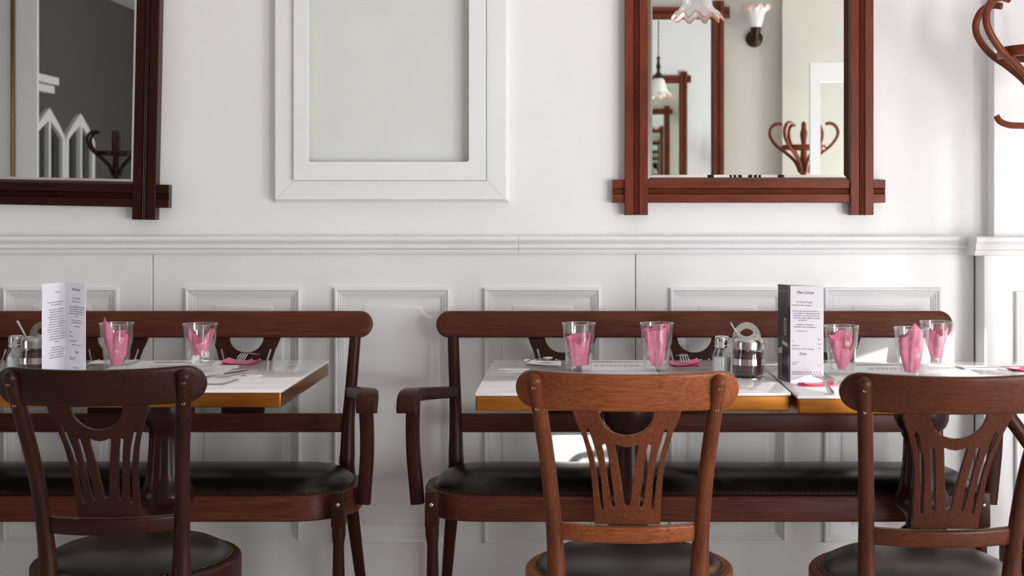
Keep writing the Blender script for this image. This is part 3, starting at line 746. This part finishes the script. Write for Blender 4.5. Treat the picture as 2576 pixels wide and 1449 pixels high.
placemat('printed paper placemat under the tumblers on the left table', PX(440, 3.85)-0.02, 3.865, 0.34, 0.40, 0, True, 2)
placemat('printed paper placemat lying in the sun on the right table', 0.855, 3.80, 0.40, 0.40, 0, True, 3)

def fork(label, x, y, rot, z=TZ, tilt=0.0, down=False):
    """local: tines along +y, root of the head at the origin; down: lying with the tine tips curving down to the table"""
    o = thing('fork', label, 'fork', (x, y, z), rot); o.rotation_euler = (tilt, 0, rot)
    tz = (0.022, 0.0185, 0.011, 0.003) if down else (0.006, 0.0045, 0.0045, 0.009)
    ty = (0.0, 0.014, 0.030, 0.042) if down else (0.0, 0.012, 0.03, 0.047)
    for k in range(4):
        xx = -0.0105+0.0070*k
        MB().tube([(xx*0.85, ty[0], tz[0]), (xx, ty[1], tz[1]), (xx, ty[2], tz[2]), (xx*1.02, ty[3], tz[3])], [(0.0018, 0.0012), (0.0020, 0.0012), (0.0019, 0.0011), (0.0009, 0.0008)], 8, sq=4).build('tine', M_STEEL, o)
    if down: P = [(0, 0.004, 0.0215), (0, -0.012, 0.0225), (0, -0.025, 0.0215), (0, -0.045, 0.0185), (0, -0.075, 0.013), (0, -0.10, 0.010), (0, -0.115, 0.009)]
    else: P = [(0, 0.004, 0.006), (0, -0.012, 0.008), (0, -0.025, 0.0095), (0, -0.05, 0.011), (0, -0.09, 0.008), (0, -0.125, 0.0045), (0, -0.14, 0.0035)]
    MB().tube(catmull(P, 4), [(a, b) for a, b in zip(lerp_list([0.0125, 0.011, 0.004, 0.0032, 0.0045, 0.0085, 0.005], 4), lerp_list([0.0012, 0.0014, 0.0018, 0.002, 0.0018, 0.0016, 0.0012], 4))], 12, sq=3).build('handle', M_STEEL, o)
    return o
def folded_napkin(label, px, py, w, d, rot, mat, seed, curl=0.006, h=0.006):
    x, D = TP(px, py); o = thing('folded_napkin', label, 'napkin', (x, D, TZ), rot)
    for k in range(3):
        rnd = random.Random(seed*10+k); v = []; f = []; nx, ny = 12, 8
        for i in range(nx+1):
            for j in range(ny+1):
                u, q = i/nx-0.5, j/ny-0.5
                zz = 0.0012+k*h/3*(0.55+0.45*math.sin(2.2*u+seed+k))+curl*(2*abs(u))**3*(0.3+0.35*k)+rnd.uniform(0, 0.0003)
                sk = 0.06*k*u
                v.append((u*w*(1-0.03*k), q*d*(1-0.04*k)+sk*d, zz))
        for i in range(nx):
            for j in range(ny):
                a = i*(ny+1)+j; f.append((a, a+ny+1, a+ny+2, a+1))
        pyd('fold', v, f, mat, o, True, 35, fixn=False)
    return o
folded_napkin('pink folded napkin under the fork on the left table', 608, 914, 0.095, 0.10, 0.0, M_PINK, 2, 0.007, 0.010)
x, D = TP(604, 919); fork('fork pointing towards the camera on the left pink napkin', x+0.003, D+0.042, PI-0.12, TZ+0.006, 0, True)
folded_napkin('pink folded napkin under the fork beside the middle tumbler', 1722, 918, 0.085, 0.10, 0.0, M_PINK, 4, 0.005, 0.014)
x, D = TP(1722, 922); fork('fork pointing towards the camera on the middle pink napkin', x, D+0.042, PI+0.06, TZ+0.006, 0, True)
folded_napkin('dark pink folded napkin under the fork in front of the photo menu', 2052, 970, 0.088, 0.05, 0.0, M_PINK, 6, 0.008, 0.005)
fork('fork propped on the pink napkin in front of the photo menu', 0.5875, 3.473, math.radians(3), TZ+0.0195, math.radians(8.0))
folded_napkin('pink napkin at the right table end, cut by the frame', 2572, 934, 0.07, 0.07, 0.5, M_PINK, 9, 0.006, 0.006)
# white paper napkins and cutlery
folded_napkin('white folded paper napkin behind the leftmost tumbler', 285, 915, 0.125, 0.10, 0.05, M_PAPER, 12, 0.002, 0.006)
folded_napkin('white folded paper napkin at the near edge of the left table', 545, 962, 0.085, 0.11, -0.10, M_PAPER, 13, 0.003, 0.004)
folded_napkin('white folded paper napkin with a spoon on the middle table', 1364, 918, 0.105, 0.11, 0.0, M_PAPER, 14, 0.002, 0.016)
folded_napkin('white paper napkin lying behind the chili jar', 1937, 920, 0.06, 0.05, 0.2, M_PAPER, 15, 0.002, 0.006)
folded_napkin('long white folded napkin under the knife at right', 2500, 926, 0.19, 0.10, 0.0, M_PAPER, 16, 0.002, 0.006)
def knife(label, x, y, rot, z):
    o = thing('knife', label, 'knife', (x, y, z), rot)
    MB().tube(catmull([(0, 0, 0.003), (0.03, 0, 0.0032), (0.08, 0, 0.0032), (0.1, 0, 0.003)], 4), [(a, b) for a, b in zip(lerp_list([0.006, 0.0075, 0.006, 0.005], 4), lerp_list([0.002, 0.003, 0.003, 0.002], 4))], 10, sq=3).build('handle', M_CHROME, o)
    MB().loft([[(0.1, -0.006, 0.0022), (0.1, 0.006, 0.0022), (0.1, 0.006, 0.0035), (0.1, -0.006, 0.0032)], [(0.17, -0.008, 0.0022), (0.17, 0.006, 0.0022), (0.17, 0.006, 0.0034), (0.17, -0.008, 0.0026)], [(0.205, -0.001, 0.0022), (0.205, 0.004, 0.0022), (0.205, 0.004, 0.003), (0.205, -0.001, 0.0024)]]).build('blade', M_CHROME, o)
    return o
x, D = TP(2576, 931); knife('knife lying on the long white napkin at right', x, D, PI, TZ+0.008)
x, D = TP(528, 955); knife('knife on the left table half hidden by the dark chair', x-0.02, D-0.05, math.radians(65), TZ+0.006)
def spoon(label, x, y, rot, z, tiltx=0.0, L=0.12):
    o = thing('spoon', label, 'spoon', (x, y, z), rot); o.rotation_euler = (tiltx, 0, rot)
    MB().tube(catmull([(0, 0, 0.002), (0, -0.03, 0.006), (0, -0.07, 0.006), (0, -L, 0.002)], 4), [(a, 0.0014) for a in lerp_list([0.003, 0.0028, 0.004, 0.0065], 4)], 10, sq=3).build('handle', M_CHROME, o)
    v = []; rg = []
    for k, (ty, hw) in enumerate(((0.0, 0.003), (0.006, 0.008), (0.014, 0.0125), (0.024, 0.0145), (0.034, 0.0125), (0.041, 0.007), (0.044, 0.001))):
        dp = 0.006*math.sin(PI*min(1, max(0.02, k/6)))
        rg.append([(hw*math.cos(a), ty, 0.0035-dp*abs(math.sin(a))*(1 if math.sin(a) < 0 else 0.75)) for a in [2*PI*j/14 for j in range(14)]])
    MB().loft(rg).build('bowl', M_CHROME, o)
    return o
x, D = TP(1378, 917); spoon('spoon lying on the white napkin on the middle table', x-0.01, D-0.03, math.radians(-25), TZ+0.017)
# little leaf-shaped paper tags
def paper_tag(label, px, py, w, d, rot, emblem):
    x, D = TP(px, py); n = 28
    pts = [(w/2*math.cos(2*PI*k/n)*abs(math.cos(2*PI*k/n))**0.15, d/2*math.sin(2*PI*k/n)) for k in range(n)]
    o = MB().loft([[(p[0], p[1], 0.0) for p in pts], [(p[0], p[1], 0.0008+0.004*abs(p[0]/w)**2) for p in pts]]).build('paper_tag', M_PAPER, None)
    o.location = (x, D, TZ+0.0003); o.rotation_euler = (0, 0, rot); tag(o, label, 'tag')
    if emblem:
        MB().box(-0.006, 0.010, -0.014, -0.006, 0.0012, 0.0016).build('printed_emblem', M_RED, o, smooth=False)
        MB().box(-0.003, 0.006, -0.004, 0.004, 0.0012, 0.0016).build('printed_emblem_top', M_TAN, o, smooth=False)
    else:
        q = [(-0.028+0.004*k, -0.026+0.004*k, -0.008+0.004*r, -0.007+0.004*r) for k in range(12) for r in range(4)]
        print_quads('printed_text', q, M_INK, o, 0.0014)
    return o
paper_tag('oval paper tag with a small red emblem on the left table', 612, 946, 0.10, 0.06, 0.0, True)
paper_tag('oval printed paper tag at the left of the middle table', 1292, 930, 0.085, 0.045, 0.1, False)

# ------------------------------------------------------------------ menus
def greek(panel_pt, mat, parent, name, lines, rnd):
    """unreadable body type: rows of short ink dashes. lines: (u0,u1,v,centre)"""
    mb = MB()
    for (u0, u1, v) in lines:
        u = u0; left = rnd.randint(2, 8)
        while u < u1:
            wd = rnd.uniform(0.007, 0.013); hgt = 0.0016 if rnd.random() < 0.7 else 0.0026; lo = -0.0009 if rnd.random() < 0.15 else 0.0
            mb.add([panel_pt(u, v-0.0008+lo), panel_pt(u+wd, v-0.0008+lo), panel_pt(u+wd, v-0.0008+hgt), panel_pt(u, v-0.0008+hgt)], [(0, 1, 2, 3)]); u += wd+0.0045; left -= 1
            if left <= 0: u += 0.012; left = rnd.randint(2, 8)
    o = mb.build(name, mat, parent, smooth=False, ang=30); o['kind'] = 'stuff'; return o
def menu(label, pts, h, viewers, faces):
    """pts: ground points of consecutive panel edges"""
    m = thing('menu_card', label, 'menu', (pts[0][0], pts[0][1], TZ)); O = Vector((pts[0][0], pts[0][1], 0))
    for k in range(len(pts)-1):
        a, b = Vector((*pts[k], 0))-O, Vector((*pts[k+1], 0))-O
        t = (b-a).normalized(); n = Vector((t.y, -t.x, 0))
        if n.y > 0: n = -n
        th = 0.0006
        mat = faces[k].get('mat', M_MENU)
        p = MB().loft([[a+n*th, b+n*th, b-n*th, a-n*th], [Vector((0, 0, h))+q for q in (a+n*th, b+n*th, b-n*th, a-n*th)]]).build('panel', mat, m, smooth=False)
        def pt(u, v, e=0.0004): return tuple(a+(b-a)*u+n*(th+e)+Vector((0, 0, v)))
        rnd = random.Random(k+3)
        L = (b-a).length
        for (txt, u, v, sz, sh) in faces[k].get('text', []):
            me = text_mesh(txt, sz, sh)
            for vv in me.vertices:
                vv.co = Vector(pt(u+vv.co.x*faces[k].get('squeeze', 1.0)/L, v+vv.co.y))
            link_mesh('lettering', me, M_INK if sz < 0.009 else M_INKD, p)
        if 'lines' in faces[k]: greek(pt, M_INK, p, 'body_type', faces[k]['lines'], rnd)
        for nm, mt, quad in faces[k].get('photo', []):
            MB().add([pt(u, v, 0.0005) for u, v in quad], [tuple(range(len(quad)))]).build(nm, mt, p, smooth=False)
    return m
MH = 0.243
def block(u0, u1, vtop, n, step, rag=0.06, seed=0):
    r = random.Random(seed); return [(u0+r.uniform(0, rag), u1-r.uniform(0, rag), vtop-k*step) for k in range(n)]
# right-hand menu: triangular standing card, dark photo panel on the left, course list on the right
ell = lambda cu, cv, ru, rv, n=24: [(cu+ru*math.cos(2*PI*k/n), cv+rv*math.sin(2*PI*k/n)) for k in range(n)]
photo = [('photo_shopfront', M_PHOTOM, [(0.86, 0.0), (1.0, 0.0), (1.0, MH), (0.80, MH)]), ('photo_pavement', M_PHOTOM, [(0, 0), (0.86, 0), (0.30, 0.016), (0, 0.016)]),
         ('photo_counter', M_PHOTOM, [(0.0, 0.016), (0.36, 0.016), (0.36, 0.068), (0.0, 0.068)]), ('photo_cable', M_PHOTOL, [(0.0, 0.2245), (0.80, 0.2275), (0.80, 0.2285), (0.0, 0.2255)]),
         ('photo_window', M_PHOTO, [(0.84, 0.07), (0.97, 0.07), (0.97, 0.19), (0.84, 0.19)]),
         ('photo_apron', M_PHOTOL, [(0.02, 0.068), (0.38, 0.070), (0.34, 0.086), (0.05, 0.080)]),
         ('photo_board', M_PHOTOL, [(0.36, 0.093), (0.80, 0.088), (0.80, 0.097), (0.36, 0.102)])]
ring_o, ring_i = ell(0.60, 0.138, 0.13, 0.0225), ell(0.60, 0.138, 0.105, 0.019)
menu('standing folded menu with a dark shop photo on its left face', [(0.5115, 3.640), (0.5315, 3.565), (0.609, 3.535), (0.5115, 3.640)], MH, None,
     [{'mat': M_PHOTO, 'photo': photo+[('photo_oval_sign', M_PHOTOL, ring_o), ],},
      {'squeeze': 0.78, 'text': [('Main Course', 0.45, 0.2235, 0.0105, 0.35), ('The Doner Kebab', 0.42, 0.2005, 0.0072, 0.0), ('Extra', 0.38, 0.0705, 0.0105, 0.35)],
       'lines': [(0.06, 0.66, 0.1945)]+block(0.05, 0.92, 0.180, 4, 0.0058, 0.05, 1)+[(0.24, 0.52, 0.157)]+block(0.08, 0.80, 0.146, 2, 0.0058, 0.1, 2)+[(0.20, 0.50, 0.130), (0.84, 0.92, 0.110), (0.05, 0.10, 0.105), (0.84, 0.92, 0.099), (0.06, 0.27, 0.0935), (0.84, 0.92, 0.089), (0.05, 0.72, 0.0855), (0.05, 0.26, 0.052), (0.05, 0.18, 0.047), (0.84, 0.88, 0.046)]+block(0.04, 0.68, 0.0275, 2, 0.005, 0.02, 3)},
      {}])
for o in [o for o in COL.objects if o.name.startswith('photo_oval_sign')]:
    p = o.parent
    me = o.data
    vs = [v.co.copy() for v in me.vertices]; c = sum(vs, Vector())/len(vs)
    n = me.polygons[0].normal; n = n if n.y < 0 else -n
    mb = MB(); mb.add([c+(q-c)*0.80+n*0.0003 for q in vs], [tuple(range(len(vs)))]); mb.build('photo_oval_centre', M_PHOTO, p, smooth=False)
    mb = MB(); hh = Vector((0, 0, 0.0125)); tt = (vs[0]-c)*0.28
    mb.add([c-tt-hh+n*0.0006, c+tt-hh+n*0.0006, c+tt*0.7+hh+n*0.0006, c-tt*0.7+hh+n*0.0006], [(0, 1, 2, 3)]); mb.build('photo_oval_figure', M_PHOTOL, p, smooth=False)
menu('open white folded menu standing beside the leftmost tumbler', [(-1.371, 3.635), (-1.350, 3.742), (-1.2665, 3.655)], MH, None,
     [{'squeeze': 0.9, 'lines': [(0.52, 0.76, 0.2185)]+[(0.22, 0.94, 0.193), (0.36, 0.80, 0.1865)]+block(0.22, 0.98, 0.174, 13, 0.0064, 0.10, 5)+[(0.5, 0.7, 0.0905)]+block(0.26, 0.98, 0.076, 5, 0.0066, 0.12, 6)},
      {'squeeze': 0.85, 'text': [('Main Course', 0.55, 0.2225, 0.0105, 0.35), ('The Doner Kebab', 0.55, 0.2005, 0.0070, 0.0), ('Extra', 0.60, 0.0605, 0.0105, 0.35)],
       'lines': [(0.36, 0.78, 0.1935)]+block(0.20, 0.95, 0.180, 4, 0.0060, 0.05, 7)+[(0.50, 0.66, 0.1555)]+block(0.30, 0.88, 0.145, 2, 0.0060, 0.06, 8)+[(0.46, 0.70, 0.1295), (0.22, 0.38, 0.1135), (0.92, 0.96, 0.108), (0.22, 0.42, 0.1025), (0.92, 0.96, 0.097), (0.22, 0.54, 0.0905), (0.92, 0.96, 0.086), (0.34, 0.84, 0.0815), (0.22, 0.54, 0.047), (0.22, 0.46, 0.0425), (0.40, 0.70, 0.022)]}])

# ------------------------------------------------------------------ condiments
def salt_shaker(label, x, y):
    o = thing('salt_shaker', label, 'salt shaker', (x, y, TZ))
    def sqr(a, z): return 1.0 if z > 0.066 else 1+0.035*math.cos(8*a)
    MB().lathe([(0.021, 0), (0.0245, 0.003), (0.0255, 0.02), (0.0255, 0.045), (0.0245, 0.055), (0.020, 0.066), (0.0165, 0.072), (0.0165, 0.078), (0.0155, 0.078), (0.0155, 0.072), (0.019, 0.064), (0.023, 0.054), (0.0238, 0.02), (0.022, 0.006), (0.001, 0.006)], 40, mod=sqr).build('glass_body', M_JAR, o, ang=35)
    MB().lathe([(0.0215, 0.0065), (0.0228, 0.02), (0.0228, 0.044), (0.021, 0.0475), (0.001, 0.049)], 32).build('salt', M_SALT, o)
    MB().lathe([(0.0175, 0.072), (0.0195, 0.074), (0.0198, 0.078), (0.0182, 0.080), (0.0182, 0.083), (0.0195, 0.086), (0.0195, 0.097), (0.0175, 0.1015), (0.010, 0.1035), (0.001, 0.104)], 32).build('steel_cap', M_CHROME, o, ang=35)
    for k in range(6):
        a = k*PI/3; MB().lathe([(0.0012, 0.1025), (0.0012, 0.1042), (0.0003, 0.1044)], 8, (0.007*math.cos(a), 0.007*math.sin(a), 0)).build('shaker_hole', M_INKD, o)
    return o
def chili_jar(label, x, y):
    o = thing('condiment_jar', label, 'jar', (x, y, TZ+0.004))
    MB().lathe([(0.034, 0), (0.037, 0.003), (0.0392, 0.010), (0.0398, 0.022), (0.0398, 0.055), (0.0388, 0.063), (0.0365, 0.069), (0.0365, 0.074), (0.035, 0.074), (0.035, 0.068), (0.0378, 0.062), (0.0385, 0.022), (0.036, 0.006), (0.001, 0.005)], 48).build('glass_body', M_JAR, o, ang=40)
    MB().lathe([(0.035, 0.0055), (0.0375, 0.012), (0.0378, 0.058), (0.035, 0.0605), (0.001, 0.061)], 40).build('chili_flakes', M_CHILI, o)
    MB().lathe([(0.0368, 0.070), (0.0388, 0.071), (0.039, 0.088), (0.0375, 0.094), (0.033, 0.098), (0.02, 0.1005), (0.001, 0.101)], 48).build('steel_lid', M_STEEL, o, ang=40)
    return o
def caddy(label, x, y, jars):
    """steel caddy: base tray, upright plate with a lens-shaped hand hole, band round the jar"""
    o = thing('condiment_caddy', label, 'caddy', (x, y, TZ))
    pts = [(-0.0375, 0.0)]+[(-0.0375+0.0*k, 0.09*k/2) for k in range(1, 3)]
    arch = [(0.0375*math.cos(a), 0.096+0.043*math.sin(a)) for a in [PI*k/24 for k in range(25)]]
    out = [(-0.0375, 0.002), (0.0375, 0.002)]+arch
    hole = [(0.017*math.cos(a)*1.0, 0.112+0.0105*math.sin(a)*(1-0.25*abs(math.cos(a)))) for a in [2*PI*k/28 for k in range(28)]]
    me = fill_mesh('handle_plate', [out, hole], 0.0016, 0.0003); map_mesh(me, lambda xx, yy, zz: (xx, zz+0.048, yy)); link_mesh('handle_plate', me, M_STEEL, o)
    MB().lathe([(0.001, 0.0), (0.041, 0.0), (0.0415, 0.0015), (0.041, 0.003), (0.001, 0.003)], 40).build('tray', M_STEEL, o)
    MB().box(-0.03, 0.03, 0.03, 0.05, 0.0, 0.003).build('tray_link', M_STEEL, o, smooth=False)
    MB().lathe([(0.0405, 0.035), (0.0418, 0.035), (0.0418, 0.051), (0.0405, 0.051), (0.0405, 0.035)], 48, cap0=False, cap1=False).build('band', M_CHROME, o)
    return o
JD = 3.668
jx = PX(1884, JD)
caddy('steel condiment caddy with arched handle on the middle table', jx, JD, 1)
chili_jar('steel lidded jar of dark red chili flakes on the middle table', jx, JD)
salt_shaker('salt shaker with steel cap beside the chili jar on the middle table', PX(1816, 3.72), 3.72)
def jar_spoon(label, p0, p1):
    o = thing('spoon', label, 'spoon', p0); d = Vector(p1)-Vector(p0); L = d.length
    o.rotation_euler = d.to_track_quat('Z', 'Y').to_euler()
    MB().tube(catmull([(0, 0, 0.0), (0, 0.0006, L*0.4), (0, 0.0004, L*0.8), (0, 0, L)], 4), [(a, 0.0015) for a in lerp_list([0.0022, 0.0024, 0.0036, 0.0042], 4)], 10, sq=3).build('handle', M_CHROME, o)
    MB().ball((0, 0, -0.012), 0.009, 12, 8, (1.0, 0.35, 1.5)).build('bowl', M_CHROME, o)
jar_spoon('small spoon standing in the chili jar on the middle table', (PX(1876, 3.69), 3.695, TZ+0.072), (PX(1838, 3.705), 3.705, 0.889))
lx = PX(88, 3.70)
caddy('steel condiment caddy half hidden behind the white menu at far left', lx+0.004, 3.70, 1)
chili_jar('steel lidded condiment jar beside the white menu at far left', lx+0.004, 3.70)
salt_shaker('salt shaker at the left edge of the photo', PX(41, 3.735), 3.735)
jar_spoon('small spoon standing in the condiment jar at far left', (PX(78, 3.72), 3.725, TZ+0.072), (PX(42, 3.735), 3.738, 0.891))

# ------------------------------------------------------------------ bentwood coat stands
def coat_stand(label, loc, rotz, ztop=1.0, BENT=BENT):
    o = thing('coat_stand', label, 'coat stand', loc, rotz); dz = ztop
    MB().lathe([(0.021, 0.30), (0.019, 0.9), (0.017, 1.40+dz), (0.022, 1.44+dz), (0.024, 1.52+dz), (0.018, 1.60+dz), (0.015, 1.64+dz), (0.022, 1.675+dz), (0.023, 1.70+dz), (0.014, 1.73+dz), (0.016, 1.75+dz), (0.008, 1.768+dz)], 20).build('pole', BENT, o)
    MB().lathe([(0.118, 1.598+dz), (0.131, 1.598+dz), (0.133, 1.612+dz), (0.131, 1.626+dz), (0.118, 1.626+dz), (0.118, 1.598+dz)], 48, cap0=False, cap1=False).build('ring', BENT, o)
    for k in range(6):
        a = k*PI/3
        P = [(0.022, 1.46), (0.050, 1.525), (0.105, 1.578), (0.160, 1.620), (0.196, 1.668), (0.203, 1.708), (0.186, 1.742), (0.158, 1.756), (0.128, 1.752)]
        pts = [(r*math.cos(a), r*math.sin(a), z+dz) for r, z in P]
        MB().tube(catmull(pts, 5), lerp_list([0.011, 0.011, 0.0105, 0.0105, 0.0105, 0.0105, 0.0105, 0.0105, 0.010], 5), 12).build('hook_arm', BENT, o)
    for k in range(4):
        a = k*PI/2+math.radians(68)
        P = [(0.02, 1.400), (0.06, 1.412), (0.10, 1.414), (0.128, 1.424), (0.139, 1.440)]
        MB().tube(catmull([(r*math.cos(a), r*math.sin(a), z+dz) for r, z in P], 4), 0.009, 8).build('low_hook', BENT, o)
        P = [(0.018, 0.55), (0.026, 0.42), (0.045, 0.30), (0.11, 0.15), (0.22, 0.04), (0.26, 0.016)]
        MB().tube(catmull([(r*math.cos(a), r*math.sin(a), z) for r, z in P], 4), 0.014, 10).build('leg', BENT, o)
    return o
coat_stand('bentwood coat stand at the right edge beside the wall pier', (1.285, 3.90, 0), math.radians(22), 0.0)
coat_stand('bentwood coat stand seen reflected inside the reddish mirror', (1.28, 0.0, 0), 0.2, -0.07)
coat_stand('bentwood coat stand with shade-darkened wood seen reflected inside the crooked mirror', (-3.14, -1.05, 0), 0.3, -0.067, BENT_SHADED)

# ------------------------------------------------------------------ reflected side of the room
def glazed_door():
    x0, x1, y, z1 = 1.27, 2.05, 0.30, 2.02
    d = MB(); t = 0.095
    d.box(x0, x0+t*0.62, y, y+0.04, 0, z1).box(x1-t, x1, y, y+0.04, 0, z1).box(x0+t*0.62, x1-t, y, y+0.04, z1-0.11, z1).box(x0+t*0.62, x1-t, y, y+0.04, 0, 0.35)
    o = struct(d.build('door_1', M_WAIN, None, smooth=False))
    MB().box(x0+t*0.62, x1-t, y+0.017, y+0.022, 0.35, z1-0.11).build('pane', M_PANE, o, smooth=False)
glazed_door()
def shade(mb, mbr, c, r, h, up):
    """fluted bell shade with ruffled rim"""
    prof = [(0.30, 0.0), (0.42, 0.10), (0.55, 0.35), (0.62, 0.60), (0.78, 0.80), (1.0, 0.94), (1.04, 1.0)]
    n = 60; rings = []
    for q, t in prof:
        rg = []
        for j in range(n):
            a = 2*PI*j/n; k = max(0, (t-0.55)/0.45)
            rr = r*q*(1+0.07*k*math.cos(10*a)); zz = h*t*(1+0.10*k*math.sin(10*a+0.8))
            rg.append((c[0]+rr*math.cos(a), c[1]+rr*math.sin(a), c[2]+(zz if up else -zz)))
        rings.append(rg)
    mb.loft(rings, True, False)
    mbr.tube(rings[-1]+[rings[-1][0]], 0.0035, 6, caps=False)
def pendant(label, x, y, zb):
    o = thing('pendant_lamp', label, 'lamp', (x, y, zb))
    a, b = MB(), MB(); shade(a, b, (0, 0, 0.155), 0.112, 0.15, False)
    a.build('shade', M_LAMP, o); b.build('shade_rim', M_LAMPRIM, o)
    MB().lathe([(0.036, 0.150), (0.038, 0.165), (0.028, 0.185), (0.014, 0.205), (0.012, 0.22), (0.019, 0.25), (0.010, 0.29), (0.012, 0.31), (0.018, 0.318), (0.006, 0.335)], 20).build('holder', M_BRONZE, o)
    mb = MB(); L = ZC-zb-0.335
    n = int(L/0.03)
    for k in range(n): mb.ball((0, 0, 0.335+L*(k+0.5)/n), 0.017, 6, 4, (0.30, 0.30, 1.0))
    mb.build('chain', M_BRONZE, o)
    MB().lathe([(0.055, ZC-zb), (0.05, ZC-zb-0.02), (0.012, ZC-zb-0.035)], 20).build('ceiling_rose', M_BRONZE, o)
pendant('frilled glass pendant lamp seen reflected in the reddish mirror', 0.515, 1.9, 2.075)
def sconce(label, x, y, z):
    o = thing('wall_sconce', label, 'lamp', (x, y, z))
    rings = [[(r*math.cos(2*PI*j/24), yy, r*math.sin(2*PI*j/24)) for j in range(24)] for r, yy in ((0.055, 0.0), (0.055, 0.010), (0.045, 0.02), (0.012, 0.028))]
    MB().loft(rings).build('back_plate', M_BRONZE, o)
    MB().tube(catmull([(0, 0.02, 0.0), (0, 0.06, -0.03), (0, 0.095, -0.01), (0, 0.10, 0.03)], 5), 0.008, 10).build('arm', M_BRONZE, o)
    MB().lathe([(0.003, -0.075), (0.008, -0.055), (0.016, -0.02), (0.02, 0.0), (0.034, 0.03), (0.034, 0.045)], 20, (0, 0.10, 0.015)).build('cup', M_BRONZE, o)
    a, b = MB(), MB(); shade(a, b, (0, 0.10, 0.055), 0.088, 0.135, True)
    a.build('shade', M_LAMP, o); b.build('shade_rim', M_LAMPRIM, o)
sconce('frosted glass wall lamp on dark bronze plate seen in the reddish mirror', 1.04, YF, 2.265)
# arched white window frames on the dark wall of the adjoining room (seen in the crooked mirror)
def arched_window(n, yc):
    hw, zs, za = 0.355, 1.74, 1.985
    def loop(k):
        w, top = hw-k, za-k*1.7; pts = [(-w, 0.5+k), (w, 0.5+k), (w, zs)]
        for i in range(1, 9): t = i/8; pts.append((w*(1-t**1.15), zs+(top-zs)*t**0.9))
        for i in range(7, -1, -1): t = i/8; pts.append((-w*(1-t**1.15), zs+(top-zs)*t**0.9))
        return pts
    me = fill_mesh('window', [loop(0), loop(0.06)], 0.05, 0.004); map_mesh(me, lambda x, y, z: (XL+0.025+z, yc+x, y))
    o = struct(link_mesh('window_%d' % n, me, M_WAIN, None))
    me = fill_mesh('pane', [loop(0.05)], 0.006); map_mesh(me, lambda x, y, z: (XL+0.01+z, yc+x, y)); link_mesh('pane', me, M_DARKGLASS, o)
    MB().box(XL+0.012, XL+0.05, yc-0.022, yc+0.022, 0.55, 1.88).build('mullion', M_WAIN, o, smooth=False)
arched_window(4, 8.58-11.54); arched_window(5, 8.58-12.27)
struct(MB().box(XL, XL+0.08, -2.98, -2.0, 2.10, 2.16).box(XL, XL+0.11, -3.0, -2.0, 2.17, 2.23).build('trim_5', M_WAIN, None, smooth=False))
